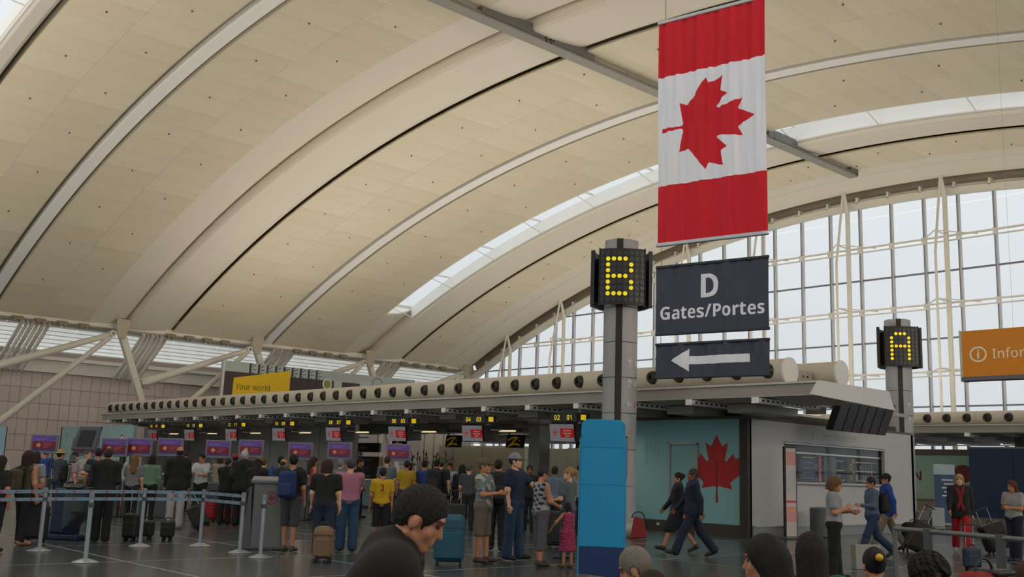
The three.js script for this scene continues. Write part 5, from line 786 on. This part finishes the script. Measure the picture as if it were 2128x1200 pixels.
function topGeo(pose, type, fine) { return memo('top' + pose + type + fine, () => {
  const s = skeleton(pose), c = fine ? 0.014 : 0.022, jacket = type === 'jacket', hem = s.T([0, jacket ? 0.8 : type === 'tank' ? 0.88 : 0.85, 0])[1], pr = [...torso(s)];
  if (jacket || type === 'tunic') pr.push(cap(s.T([-0.08, 0.86, 0]), s.T([0.08, 0.86, 0]), 0.118, 0.118));
  if (type === 'shirt' || jacket) pr.push(...upper(s), ...fore(s)); else if (type !== 'tank') pr.push(...['aL', 'aR'].map(k => cap(s[k].sh, s[k].sh.map((v, i) => v + 0.62 * (s[k].el[i] - v)), 0.058, 0.058)));
  if (jacket && pose === 'hunch') pr.push(...['aL', 'aR'].map(k => cap(s.T([0, 1.45, -0.05]), s[k].sh, 0.06, 0.07)), cap(s.T([-0.11, 1.3, -0.05]), s.T([0.11, 1.3, -0.05]), 0.09, 0.09), cap(s.T([-0.15, 1.36, -0.02]), s.T([0.15, 1.36, -0.02]), 0.085, 0.085));
  if (jacket) pr.push(...['aL', 'aR'].map(k => cap(s.T([0, 1.46, -0.02]), s[k].sh, 0.05, 0.056)), cap(s.T([0, 1.42, -0.02]), s.T([0, 1.485, -0.02]), 0.07, 0.058)); else if (type === 'shirt') pr.push(cap(s.T([0, 1.42, -0.015]), s.T([0, 1.475, -0.015]), 0.062, 0.055));
  return netOf(pr, pose === 'hunch' ? 0.06 : 0.045, jacket ? (pose === 'hunch' ? 0.012 : 0.022) : 0.014, c, s.P.seated ? null : (x, y) => hem - y);
}); }
function bottomGeo(pose, type, fine) { return memo('bot' + pose + type + fine, () => {
  const s = skeleton(pose), c = fine ? 0.016 : 0.022, wais = s.T([0, 1.02, 0])[1], pel = [cap(s.T([-0.075, 0.95, 0]), s.T([0.075, 0.95, 0]), 0.115, 0.115)];
  if (type === 'skirt' || type === 'dress') { const m = ['L', 'R'].flatMap(k => [cap(s[k].hip, s[k].knee, 0.105, type === 'dress' ? 0.13 : 0.105), cap(s[k].knee.map((v, i) => i ? v : v * 0.3), s[k].hip, 0.12, 0.1)]), low = Math.min(s.L.knee[1], s.R.knee[1]) - 0.06; return netOf([...pel, ...m], 0.09, 0.012, c, (x, y) => Math.max(low - y, y - wais)); }
  const low = type === 'shorts' ? Math.min(s.L.knee[1], s.R.knee[1]) - 0.05 : type === 'capri' ? Math.min(s.L.knee[1], s.R.knee[1]) - 0.22 : -1;
  return netOf([...pel, ...legs(s, type === 'slim' ? 0.008 : 0.03)], 0.035, 0.014, c, (x, y) => Math.max(low - y, y - wais));
}); }
function shoeGeo(pose, k) { return memo('shoe' + pose + k, () => { const q = skeleton(pose)[k]; return netOf([cap([q.ank[0], q.ank[1] - 0.03, q.ank[2] - 0.03], [q.toe[0], q.toe[1] + 0.015, q.toe[2]], 0.042, 0.034), cap(q.ank, [q.ank[0], q.ank[1] - 0.03, q.ank[2] - 0.01], 0.045, 0.045)], 0.02, 0.004, 0.014); }); }
const skull = (g, y = 0.172) => ell([0, y, -0.012], [0.08 + g, 0.1 + g, 0.094 + g]);
const faceCut = (x, y, z, r = 0.08, cy = 0.095) => { const a = Math.hypot(x / 1.0, (y - cy) * 0.9, (z - 0.105) / 1.15) - r; return -a; };
function hairGeo(type, fine) { return memo('hair' + type + fine, () => {
  const c = fine ? 0.0075 : 0.013; let pr = [skull(0.008)], k = 0.03, grow = 0, cut = (x, y, z) => Math.max(faceCut(x, y, z, 0.088, 0.1), 0.1 - y - (z < -0.03 ? 0.055 : z > 0.018 && z < 0.034 ? 0.02 : 0), 0.034 - Math.hypot((Math.abs(x) - 0.085) / 1.2, (y - 0.118) / 1.15, (z + 0.004) / 0.95));
  if (type === 'long' || type === 'wavy') { pr = [skull(0.016), cap([0, 0.14, -0.06], [0, -0.16, -0.1], 0.085, 0.07), cap([0.06, 0.12, -0.03], [0.07, -0.14, -0.05], 0.045, 0.035), cap([-0.06, 0.12, -0.03], [-0.07, -0.14, -0.05], 0.045, 0.035)]; cut = (x, y, z) => Math.max(faceCut(x, y, z, 0.09, 0.1), type === 'wavy' ? 0.008 * Math.sin(y * 60 + x * 40) - 0.012 : -1); }
  if (type === 'bob') { pr = [skull(0.018), cap([0.06, 0.14, -0.02], [0.07, 0.05, -0.02], 0.04, 0.035), cap([-0.06, 0.14, -0.02], [-0.07, 0.05, -0.02], 0.04, 0.035), cap([0, 0.12, -0.06], [0, 0.04, -0.07], 0.07, 0.055)]; cut = (x, y, z) => Math.max(faceCut(x, y, z, 0.09, 0.1), 0.02 - y); }
  if (type === 'balding') { pr = [ell([0, 0.14, -0.02], [0.083, 0.075, 0.088])]; cut = (x, y, z) => Math.max(faceCut(x, y, z, 0.1, 0.14), 0.08 - y, y - 0.2); }
  if (type === 'bun') { pr = [skull(0.01), ell([0, 0.2, -0.115], [0.05, 0.05, 0.045])]; }
  if (type === 'ponytail') { pr = [skull(0.01), cap([0, 0.2, -0.1], [0, 0.17, -0.15], 0.035, 0.04), cap([0, 0.17, -0.15], [0, 0.03, -0.15], 0.04, 0.02)]; }
  if (type === 'curly') { pr = [ell([0, 0.18, -0.02], [0.14, 0.135, 0.135])]; const f0 = field(pr, 0.03); const f = (x, y, z) => Math.max(f0(x, y, z) + 0.011 * (Math.sin(x * 140) * Math.sin(y * 150 + 1) * Math.sin(z * 145) + Math.sin(x * 80 + y * 90) * Math.sin(z * 95)), faceCut(x, y, z, 0.085, 0.1)); return surfaceNet(f, [-0.18, 0, -0.2], [0.18, 0.36, 0.16], fine ? 0.008 : 0.012); }
  if (fine) { const cut0 = cut, f0 = field(pr, k, grow, cut0), [lo, hi] = bounds(pr, c * 2.5); return surfaceNet((x, y, z) => f0(x, y, z) + 0.0016 * Math.sin(Math.atan2(x, z + 0.02) * 46 + 2 * Math.sin(y * 18)) + 0.002 * Math.sin(x * 230 + 3 * Math.sin(y * 30)) * Math.sin(z * 210), lo, hi, c); }
  return netOf(pr, k, grow, c, cut);
}); }
const capGeo = () => memo('cap', () => mergeGeometries([netOf([skull(0.018, 0.178)], 0.02, 0, 0.012, (x, y, z) => 0.175 - y), netOf([ell([0, 0.182, 0.13], [0.072, 0.008, 0.085])], 0.01, 0.004, 0.01)]));
const strawGeo = () => memo('straw', () => { const g = lathe([[0, 0.1], [0.07, 0.1], [0.09, 0.08], [0.1, 0.0], [0.19, -0.015], [0.2, -0.005], [0.1, 0.012], [0.085, 0.0], [0, 0.0]], 24); g.translate(0, 0.2, -0.01); return g; });

const skinMats = {}; const skinMat = c => skinMats[c] || (skinMats[c] = new THREE.MeshStandardMaterial({ color: c, roughness: 0.55, vertexColors: true }));
const SK = { light: 0xc79a80, tan: 0xa87458, brown: 0x7a4c34, dark: 0x4a2c1f };
const patterns = {};
function fabric(c, pat) { if (!pat) return M(c, 0.85); const k = pat + c; if (!patterns[k]) { const hx = '#' + c.toString(16).padStart(6, '0'); const t = canvasTex(128, 128, (q, w, h) => { q.fillStyle = hx; q.fillRect(0, 0, w, h); if (pat === 'stripe') { q.fillStyle = '#6d7a86'; for (let y = 0; y < h; y += 16) q.fillRect(0, y, w, 7); } if (pat === 'check') { q.fillStyle = '#1d1f28'; for (let y = 0; y < h; y += 16) { q.fillRect(0, y, w, 4); q.fillRect(y, 0, 4, h); } } if (pat === 'leaf') for (let i = 0; i < 70; i++) { q.fillStyle = ['#8d9a96', '#2c4a4e', '#7a4a38', '#b0ada0'][i % 4]; q.beginPath(); q.ellipse((i * 53) % w, (i * 37) % h, 9, 4, i, 0, 7); q.fill(); } if (pat === 'blotch') for (let i = 0; i < 46; i++) { q.fillStyle = '#16151a'; q.beginPath(); q.ellipse((i * 47) % w, (i * 29) % h, 8, 5, i * 1.7, 0, 7); q.fill(); } if (pat === 'dot') for (let i = 0; i < 60; i++) { q.fillStyle = '#c4668c'; q.beginPath(); q.arc((i * 47) % w, (i * 29) % h, 2.5, 0, 7); q.fill(); } }); t.wrapS = t.wrapT = THREE.RepeatWrapping; patterns[k] = new THREE.MeshStandardMaterial({ map: t, roughness: 0.85 }); } return patterns[k]; }

function person(label, x, z, H, phi, o) {
  const s = skeleton(o.pose), g = thing('person', label, 'person', [x, o.y || 0, z], (CAM_YAW + phi) * DEG), sc = H / 1.75, f = !!o.fine, w = o.wide || 1; g.scale.set(sc * w, sc, sc * w);
  mesh('body', bodyGeo(o.pose, f), skinMat(SK[o.skin || 'light']), g);
  if (o.top) { mesh(o.top === 'jacket' ? 'jacket' : o.top === 'tank' ? 'vest_top' : 'shirt', topGeo(o.pose, o.top, f), fabric(o.tc, o.tp), g); }
  if (o.under) { const u = mesh('collar', lathe([[0.05, 0], [0.066, -0.01], [0.07, 0.02], [0.052, 0.05]], 16), M(o.under, 0.8), g); u.position.set(s.head[0], s.head[1] - 0.015, s.head[2]); }
  if (o.bottom) mesh({ shorts: 'shorts', skirt: 'skirt', dress: 'dress_skirt', capri: 'capri_trousers' }[o.bottom] || 'trousers', bottomGeo(o.pose, o.bottom, f), fabric(o.bc, o.bp), g);
  for (const k of ['L', 'R']) mesh('shoe', shoeGeo(o.pose, k), M(o.sc ?? 0x1c1a1a, 0.6), g);
  const hm = headMatrix(s), put = (n, ge, m) => { const h = mesh(n, ge, m, g); h.applyMatrix4(hm); return h; };
  if (o.hair) put('hair', hairGeo(o.hair, f), M(o.hc ?? 0x1a1512, 0.85));
  if (o.cap) put('cap', capGeo(), M(o.cap, 0.8)); if (o.straw) put('straw_hat', strawGeo(), M(o.straw, 0.85));
  if (o.clip) { const cg = put('hair_clip', new THREE.SphereGeometry(0.03, 10, 8), M(0xc9a02a, 0.4)); const v = V(0, 0.2, -0.16).applyMatrix4(hm); cg.position.copy(v); }
  if (o.number) { const t = canvasTex(128, 128, (c, q, h) => { c.fillStyle = '#' + o.tc.toString(16).padStart(6, '0'); c.fillRect(0, 0, q, h); gText(c, o.number, 64, 108, 'bold 120px sans-serif', '#1a1a22', 'center'); }); const nb = mesh('back_number', curvedPanel(0.15, 0.2, 0.006, 0.22), new THREE.MeshStandardMaterial({ map: t, roughness: 0.8 }), g, [0, 1.3 - s.drop, -0.116], [0, Math.PI, 0]); }
  if (o.scarf) { mesh('scarf', memo('scarf' + o.pose, () => netOf([cap(s.T([-0.07, 1.46, -0.02]), s.T([0.07, 1.46, 0.03]), 0.05, 0.05), cap(s.T([0.06, 1.43, 0.1]), s.T([-0.06, 1.0, 0.16]), 0.035, 0.03), cap(s.T([-0.06, 1.43, 0.1]), s.T([0.05, 0.98, 0.16]), 0.035, 0.03)], 0.02, 0, 0.015)), M(o.scarf, 0.85), g); }
  if (o.hood) mesh('hood', netOf([cap(s.T([-0.08, 1.46, -0.05]), s.T([0.08, 1.46, -0.05]), 0.045, 0.045), cap(s.T([-0.09, 1.45, -0.06]), s.T([-0.07, 1.43, 0.07]), 0.045, 0.03), cap(s.T([0.09, 1.45, -0.06]), s.T([0.07, 1.43, 0.07]), 0.045, 0.03), cap(s.T([-0.05, 1.39, -0.09]), s.T([0.05, 1.39, -0.09]), 0.05, 0.05)], 0.03, 0.004, 0.012), fabric(o.tc), g);
  if (o.tie) mesh('tie', extr([[-0.02, 0.02], [0.02, 0.02], [0.035, -0.3], [0, -0.36], [-0.035, -0.3]], 0.012), M(o.tie, 0.6), g, [0, 1.38 - s.drop, 0.13]);
  if (o.pack) { // worn backpack: a thing of its own
    const b = thing('backpack', o.pack[1], 'backpack', [x, (o.y || 0), z], (CAM_YAW + phi) * DEG); b.scale.setScalar(sc); const ps = o.pack[2] || 1, m = M(o.pack[0], 0.8), c = s.T([0, 1.2, -0.235]);
    mesh('pouch', rbox(0.32 * ps, 0.48 * ps, 0.18, 0.08, 3), m, b, c); mesh('front_pocket', rbox(0.24 * ps, 0.22 * ps, 0.08, 0.035, 2), M(o.pack[0], 0.65), b, [c[0], c[1] - 0.09, c[2] - 0.1]); for (const q of [-1, 1]) mesh('strap', new THREE.TorusGeometry(0.17, 0.018, 6, 14, Math.PI), m, b, [q * 0.1, c[1] + 0.06, c[2] + 0.1], [0, Math.PI / 2, 0]);
  }
  return g;
}

// ---------------------------------------------------------------- the crowd: standing and walking people
const J = 0x24344c; // denim
person('woman with long dark hair, turquoise straps and olive top at the queue belt', -19.07, -6.14, 1.6, 150, { pose: 'stand2', skin: 'tan', hair: 'long', hc: 0x22120e, top: 'tank', tc: 0x3f3d2c, bottom: 'slim', bc: 0x101012, sc: 0x8a6a50, wide: 1.1, pack: [0x3b3526, 'drab olive backpack on the woman with turquoise straps', 0.9] });
person('dark clad person with long hair before the poster board', -17.9, -5.35, 1.5, 160, { pose: 'stand', skin: 'tan', hair: 'long', hc: 0x1d1412, top: 'tee', tc: 0x1a1a1e, bottom: 'slim', bc: 0x141416 });
person('woman with brown bob, white sleeves and black vest', -21.65, -7.1, 1.6, 165, { pose: 'stand2', hair: 'bob', hc: 0x33211a, top: 'tee', tc: 0x8d8d90, bottom: 'slim', bc: 0x22242a, pack: [0x1c1d21, 'small black backpack over the white-sleeved woman', 0.85] });
person('man in bright blue polo by the purple screens', -30.93, -10.4, 1.74, 175, { pose: 'desk', skin: 'tan', hair: 'short', top: 'tee', tc: 0x1d4088, bottom: 'slim', bc: J });
person('person in straw hat and checked shirt', -27.77, -9.72, 1.68, 150, { pose: 'stand', hair: 'short', straw: 0x9c8458, top: 'shirt', tc: 0x4a5666, tp: 'check', bottom: 'slim', bc: J });
person('traveller in pale pink top with black rucksack', -26.29, -9.55, 1.64, 120, { pose: 'stand2', hair: 'short', hc: 0x1e1613, top: 'tee', tc: 0x9a8290, bottom: 'slim', bc: 0x1b1c22, pack: [0x131317, 'black rucksack on the pale pink traveller', 1] });
person('grey-haired man in white shirt between kiosk legs', -27.07, -10.14, 1.72, 70, { pose: 'fold', hair: 'short', hc: 0x4a4440, top: 'tee', tc: 0x98999a, bottom: 'slim', bc: 0x55524c });
person('man in navy tee behind the dark suit', -24.72, -9.52, 1.74, 200, { pose: 'stand', skin: 'tan', hair: 'short', hc: 0x1c1412, top: 'tee', tc: 0x121a34, bottom: 'slim', bc: 0x1a1c22 });
person('man in black suit with white collar, head bowed, at the belt', -19.42, -7.66, 1.7, 190, { pose: 'phone', hair: 'short', hc: 0x2c1f19, top: 'jacket', tc: 0x101216, under: 0xb9bcc2, bottom: 'loose', bc: 0x0f1013 });
person('girl in white sleeveless dress with long hair', -31.47, -12.89, 1.66, 170, { pose: 'stand', skin: 'tan', hair: 'long', hc: 0x1f1512, top: 'tank', tc: 0xa6a8ac, bottom: 'dress', bc: 0x8fa6a2, sc: 0x6a3a34 });
person('woman with wavy blond hair and grey tee', -24.59, -10.36, 1.62, 175, { pose: 'stand2', hair: 'wavy', hc: 0x6a4c2c, top: 'tee', tc: 0x6e7078, bottom: 'slim', bc: 0x15161b });
person('woman with black bob and mint green blouse', -25.65, -11.26, 1.63, 185, { pose: 'stand', skin: 'tan', hair: 'bob', hc: 0x0f0d0d, top: 'shirt', tc: 0x5c7a66, bottom: 'slim', bc: 0x121318 });
person('tall man in black jacket and white trousers glancing aside', -22.73, -10.62, 1.84, -160, { pose: 'stand', skin: 'tan', hair: 'balding', hc: 0x14100f, top: 'jacket', tc: 0x0f1114, bottom: 'loose', bc: 0x9c9ca2, sc: 0x8f8a7c });
person('small figure in navy working at a desk screen', -29.6, -13.6, 1.66, 10, { pose: 'desk', hair: 'short', top: 'shirt', tc: 0x151c30, bottom: 'slim', bc: 0x15161b });
person('man in pale blue shirt far behind the black jacket', -30.0, -14.2, 1.76, 30, { pose: 'desk', skin: 'tan', hair: 'short', top: 'shirt', tc: 0x70859a, bottom: 'slim', bc: 0x15161b });
person('man in white short-sleeved shirt looking down', -26.1, -12.85, 1.74, -15, { pose: 'desk', skin: 'tan', hair: 'short', hc: 0x14100f, top: 'tee', tc: 0xa3a3a8, bottom: 'slim', bc: 0x17181d });
person('woman in white cap beside the tall white screen', -27.5, -14.1, 1.72, 160, { pose: 'stand', hair: 'bob', hc: 0x4a3424, cap: 0xa2a2a6, top: 'tee', tc: 0x8b8578, bottom: 'slim', bc: 0x1b1d25 });
person('man in black suit leaning at the desk beside the white-haired man', -24.0, -12.5, 1.62, 170, { pose: 'desk', hair: 'short', hc: 0x241a16, top: 'jacket', tc: 0x0f1013, bottom: 'loose', bc: 0x0f1013, pack: undefined });
person('person in red cap behind the white-haired man', -27.59, -14.61, 1.74, 180, { pose: 'stand', hair: 'short', cap: 0x9c1a20, top: 'tee', tc: 0x5c1c20, bottom: 'slim', bc: 0x1b1d25 });
person('white-haired man in black suit seen from behind', -23.1, -12.47, 1.82, 185, { pose: 'handsback', hair: 'short', hc: 0xa3a29f, top: 'jacket', tc: 0x101114, bottom: 'loose', bc: 0x101114, wide: 1.05 });
person('woman in dark coat with yellow-banded cap at the leaf pedestal', -20.87, -11.61, 1.66, 165, { pose: 'desk', hair: 'long', hc: 0x14100f, cap: 0x5f5c1e, top: 'jacket', tc: 0x121316, bottom: 'skirt', bc: 0x111216 });
person('red-haired child behind the dark coat', -25.26, -14.24, 1.64, 175, { pose: 'stand', hair: 'short', hc: 0x5a3420, top: 'tee', tc: 0x24508c, bottom: 'slim', bc: J });
person('balding man in charcoal suit leaning on the pedestal', -22.0, -12.9, 1.66, 150, { pose: 'desk', skin: 'tan', hair: 'balding', hc: 0x2a2220, top: 'jacket', tc: 0x24272c, under: 0xa9adb4, bottom: 'loose', bc: 0x1b1d21 });
person('bearded man in bright blue shirt', -23.28, -13.6, 1.72, 150, { pose: 'stand2', skin: 'tan', hair: 'short', hc: 0x16110f, top: 'tee', tc: 0x123f8c, bottom: 'slim', bc: J });
person('young man in black tee and grey shorts with blue rucksack', -16.44, -9.86, 1.7, 170, { pose: 'stand2', skin: 'tan', hair: 'short', hc: 0x0f0c0b, top: 'tee', tc: 0x0f1013, bottom: 'shorts', bc: 0x3c3c40, sc: 0x4a4038, pack: [0x0f2a5c, 'blue and black rucksack on the young man in shorts', 1.05] });
person('bare-shouldered woman in red patterned top', -25.07, -15.7, 1.74, 110, { pose: 'stand', skin: 'tan', hair: 'long', hc: 0x2a1a14, top: 'tank', tc: 0x8c2c2c, tp: 'dot', bottom: 'slim', bc: J });
person('woman with red-brown hair, black tee and jeans', -15.24, -9.81, 1.62, 178, { pose: 'stand', skin: 'light', hair: 'bob', hc: 0x30130f, top: 'tee', tc: 0x0f0f12, bottom: 'loose', bc: 0x152238, wide: 1.12 });
person('person in grey hooded top behind the pink shirt', -21.31, -14.1, 1.68, 170, { pose: 'stand', hair: 'short', hc: 0x6c6a68, top: 'shirt', tc: 0x5f6468, bottom: 'slim', bc: 0x23262b });
person('heavy man in pink polo and jeans, grey jumper at waist', -16.09, -10.86, 1.66, -165, { pose: 'pocket', skin: 'light', hair: 'short', hc: 0x3a3432, top: 'tee', tc: 0x96607a, bottom: 'loose', bc: 0x1f3f5a, wide: 1.14 });
person('dark-haired figure far behind the pink polo', -25.77, -17.74, 1.78, 90, { pose: 'stand', skin: 'tan', hair: 'short', hc: 0x0f0c0b, top: 'tee', tc: 0x17171b, bottom: 'slim', bc: 0x17171b });
person('boy in yellow jersey numbered 3', -16.63, -11.99, 1.52, 190, { pose: 'stand', skin: 'tan', hair: 'short', hc: 0x15100e, top: 'tee', tc: 0xb08e0a, number: '3', bottom: 'shorts', bc: 0x14151a });
person('man in striped grey shirt behind the yellow jersey', -23.52, -17.09, 1.82, 175, { pose: 'stand', hair: 'short', hc: 0x2c2420, top: 'tee', tc: 0x4a5562, tp: 'stripe', bottom: 'slim', bc: 0x20242c });
person('black-haired woman beside the striped shirt', -23.2, -17.6, 1.68, 180, { pose: 'stand', skin: 'tan', hair: 'bob', hc: 0x0c0a0a, top: 'tee', tc: 0x1a1a20, bottom: 'slim', bc: 0x1a1a20 });
person('person in yellow tee at the desks', -22.66, -17.13, 1.72, 180, { pose: 'stand', skin: 'tan', hair: 'short', hc: 0x14100f, top: 'tee', tc: 0x9c8214, bottom: 'slim', bc: J });
person('person in blue tee at the desks', -22.99, -18.0, 1.75, 150, { pose: 'stand2', skin: 'tan', hair: 'short', hc: 0x1b1412, top: 'tee', tc: 0x1c3e7c, bottom: 'slim', bc: J });
person('man with large black rucksack at the desks', -21.77, -17.46, 1.78, 170, { pose: 'stand', skin: 'tan', hair: 'short', hc: 0x0f0c0b, top: 'shirt', tc: 0x14151a, bottom: 'slim', bc: 0x1a1c22, pack: [0x16171c, 'large black rucksack at the desk queue', 1.15] });
person('person in green cap at the desks', -23.66, -19.14, 1.78, 175, { pose: 'stand', hair: 'short', cap: 0x14502c, top: 'tee', tc: 0x1f2630, bottom: 'slim', bc: J });
person('desk agent in white shirt and red tie', -24.0, -19.75, 1.74, -10, { pose: 'desk', skin: 'tan', hair: 'short', hc: 0x14100f, top: 'shirt', tc: 0x8b93a0, tie: 0x6a1a1e, bottom: 'slim', bc: 0x16171c });
person('woman in black top with white collar', -21.31, -17.96, 1.66, 180, { pose: 'stand', hair: 'bob', hc: 0x0f0c0c, top: 'shirt', tc: 0x121216, under: 0xa9a9ae, bottom: 'slim', bc: 0x15161b });
person('grey figure beside the camouflage cap', -20.57, -17.58, 1.68, 175, { pose: 'stand', hair: 'short', hc: 0x4a4642, top: 'tee', tc: 0x3a3c42, bottom: 'slim', bc: 0x1b1d22 });
person('man in camouflage cap, leafy print shirt and khaki shorts', -13.35, -11.76, 1.73, 70, { pose: 'fold', skin: 'tan', hair: 'short', hc: 0x5a5046, cap: 0x4c4a38, top: 'tee', tc: 0x5d6e70, tp: 'leaf', bottom: 'shorts', bc: 0x5c574c, sc: 0x3a2e26, wide: 1.1 });
person('dark figure with tall black rucksack behind the cap man', -15.3, -13.84, 1.75, 175, { pose: 'stand', skin: 'tan', hair: 'short', hc: 0x0f0c0b, top: 'shirt', tc: 0x101216, bottom: 'slim', bc: 0x101318, pack: [0x0f1013, 'tall black rucksack behind the cap man', 1.25] });
person('smiling man in white cap, navy tee and jeans holding out his hand', -13.56, -12.68, 1.84, 62, { pose: 'reach', skin: 'light', hair: 'short', hc: 0x2a1c14, cap: 0x6f7280, top: 'tee', tc: 0x0f1c3c, bottom: 'loose', bc: 0x1b3350, sc: 0x15151a, wide: 1.06 });
person('distant man between the cap man and floral lady', -19.25, -18.5, 1.7, 0, { pose: 'stand', skin: 'brown', hair: 'short', hc: 0x0f0c0b, top: 'shirt', tc: 0x12141c, bottom: 'slim', bc: 0x12141c });
person('lady in black and white blotched top and grey capri trousers', -12.44, -12.24, 1.62, 120, { pose: 'reachside', skin: 'tan', hair: 'short', hc: 0x1f1a18, top: 'tank', tc: 0x86868c, tp: 'blotch', bottom: 'capri', bc: 0x4f4e58, sc: 0x2a1d18 });
person('distant man in pale blue shirt behind the floral lady', -17.69, -17.85, 1.68, 165, { pose: 'stand', skin: 'brown', hair: 'short', hc: 0x0f0c0b, top: 'shirt', tc: 0x56657c, bottom: 'slim', bc: 0x15161b });
person('woman with blond ponytail, grey tee and jeans', -13.18, -13.66, 1.64, -120, { pose: 'stand2', hair: 'ponytail', hc: 0x8a6c42, top: 'tee', tc: 0x4f5860, bottom: 'slim', bc: 0x24405a, sc: 0x2a3a48 });
person('small girl in pink dress holding the floral lady', -12.15, -12.6, 1.05, -140, { pose: 'reachside', skin: 'tan', hair: 'bob', hc: 0x20120e, top: 'tank', tc: 0x86204c, tp: 'dot', bottom: 'dress', bc: 0x86204c, bp: 'dot', sc: 0x6a4a38 });
person('man in pale checked shirt half behind the blue banner', -17.5, -18.54, 1.76, 175, { pose: 'stand', hair: 'short', hc: 0x15100e, top: 'shirt', tc: 0x8c8c78, tp: 'stripe', bottom: 'slim', bc: 0x1a1c22 });
person('uniformed woman in navy skirt suit walking past the mural', -13.59, -17.38, 1.66, -90, { pose: 'walk', skin: 'tan', hair: 'bun', hc: 0x120e0d, top: 'jacket', tc: 0x101524, bottom: 'skirt', bc: 0x0f1220 });
person('grey-haired man in navy suit walking past the mural', -12.67, -16.68, 1.74, -90, { pose: 'walk', skin: 'brown', hair: 'short', hc: 0x2e2b2a, top: 'jacket', tc: 0x0f1830, bottom: 'loose', bc: 0x101a34, wide: 1.08 });
person('woman with short fair hair in white shirt looking at papers', -8.81, -15.3, 1.62, 75, { pose: 'phone', skin: 'tan', hair: 'bob', hc: 0x5c4326, top: 'tee', tc: 0x83848e, bottom: 'loose', bc: 0x0d0d10, wide: 1.15 });
person('man in pale blue shirt and jeans pulling a suitcase', -10.96, -20.6, 1.74, -85, { pose: 'walkpull', skin: 'tan', hair: 'short', hc: 0x14100e, top: 'shirt', tc: 0x44556c, bottom: 'loose', bc: 0x16304c, sc: 0x2a1d16, pack: [0x16141a, 'dark shoulder rucksack on the man in pale blue shirt', 0.85] });
person('man in dark cap, blue jacket and khaki trousers', -12.05, -23.34, 1.8, -95, { pose: 'walk', skin: 'tan', hair: 'short', cap: 0x0f1014, top: 'jacket', tc: 0x123a82, bottom: 'loose', bc: 0x6a6250 });
person('blond woman in red trousers and red scarf under black jacket', -10.81, -24.51, 1.85, -20, { pose: 'walk', hair: 'bob', hc: 0x8f7c58, top: 'jacket', tc: 0x15191c, scarf: 0x7c1014, bottom: 'loose', bc: 0xa00c18, sc: 0x9a9a9e });
person('girl in white tee before the dark blue wall', -9.05, -23.11, 1.7, -60, { pose: 'phone', skin: 'tan', hair: 'long', hc: 0x4a2418, top: 'tee', tc: 0x8a8988, bottom: 'slim', bc: 0x10182c, pack: [0x3a3d3c, 'grey rucksack on the girl before the blue wall', 0.9] });

// ---------------------------------------------------------------- people close by
person('man in black hooded jacket with bowed head in profile', -3.03, -2.12, 1.49, 92, { pose: 'hunch', hood: 1, fine: 1, skin: 'tan', hair: 'short', hc: 0x0d0b0a, top: 'jacket', tc: 0x0c0c0e, bottom: 'loose', bc: 0x121318, wide: 1.12 });
function seated(label, seatLabel, x, z, H, phi, o) { // a person on a padded single seat
  const k = H / 1.75, b = thing('lounge_seat', seatLabel, 'seat', [x, 0, z], (CAM_YAW + phi) * DEG), y = 0.435 * k;
  mesh('seat_pad', rbox(0.52, 0.07, 0.5, 0.03, 2), M(0x1f2124, 0.6), b, [0, y - 0.04, 0.1]); mesh('back_pad', rbox(0.5, 0.3, 0.05, 0.02, 2), M(0x1f2124, 0.6), b, [0, y + 0.2, -0.25], [-0.1, 0, 0]); for (const s of [-1, 1]) for (const q of [-0.08, 0.28]) mesh('leg', cyl(0.018, 0.018, y - 0.06, 8), mPost, b, [s * 0.2, (y - 0.06) / 2, q]);
  return person(label, x, z, H, phi, { pose: 'seat', ...o });
}
seated('grey-haired man in knitted top seated with bowed head', 'black padded seat of the grey-haired man', -3.59, -4.3, 1.5, -110, { pose: 'seatdown', fine: 1, skin: 'tan', hair: 'short', hc: 0x6b6660, top: 'shirt', tc: 0x4a4238, bottom: 'loose', bc: 0x1b1c20 });
seated('seated person with dark maroon hair next to the grey-haired man', 'black padded seat of the maroon-haired person', -3.05, -3.72, 1.42, 170, { skin: 'tan', hair: 'bob', hc: 0x1c0a0a, top: 'tee', tc: 0x1a1416, bottom: 'slim', bc: 0x17181c });
seated('seated woman with long black hair in beige jacket', 'black padded seat of the beige jacket woman', -2.92, -4.42, 1.62, -115, { fine: 1, skin: 'tan', hair: 'long', hc: 0x0b0909, top: 'jacket', tc: 0x5d574b, bottom: 'slim', bc: 0x17181c });
seated('seated woman with long black hair in teal top', 'black padded seat of the teal top woman', -3.32, -5.5, 1.58, 178, { fine: 1, skin: 'tan', hair: 'long', hc: 0x0c0909, top: 'tee', tc: 0x0d5a48, bottom: 'slim', bc: 0x17181c });
seated('seated girl with black bun, gold clip and red tee', 'black padded seat of the red tee girl', -3.4, -6.4, 1.44, 175, { fine: 1, skin: 'tan', hair: 'bun', hc: 0x0d0b0a, clip: 1, top: 'tee', tc: 0x7c0c14, bottom: 'slim', bc: 0x17181c });
seated('seated child with big black curls', 'black padded seat of the curly child', -2.84, -6.0, 1.44, 10, { fine: 1, skin: 'dark', hair: 'curly', hc: 0x0e0b0a, top: 'tee', tc: 0x22242c, bottom: 'slim', bc: 0x17181c });
seated('seated child in green jacket beside the curly child', 'black padded seat of the green jacket child', -2.36, -6.2, 1.46, 150, { skin: 'tan', hair: 'short', hc: 0x3a2018, top: 'jacket', tc: 0x2a6a3c, bottom: 'slim', bc: 0x1d3c6c });
renderer.render(scene, camera);
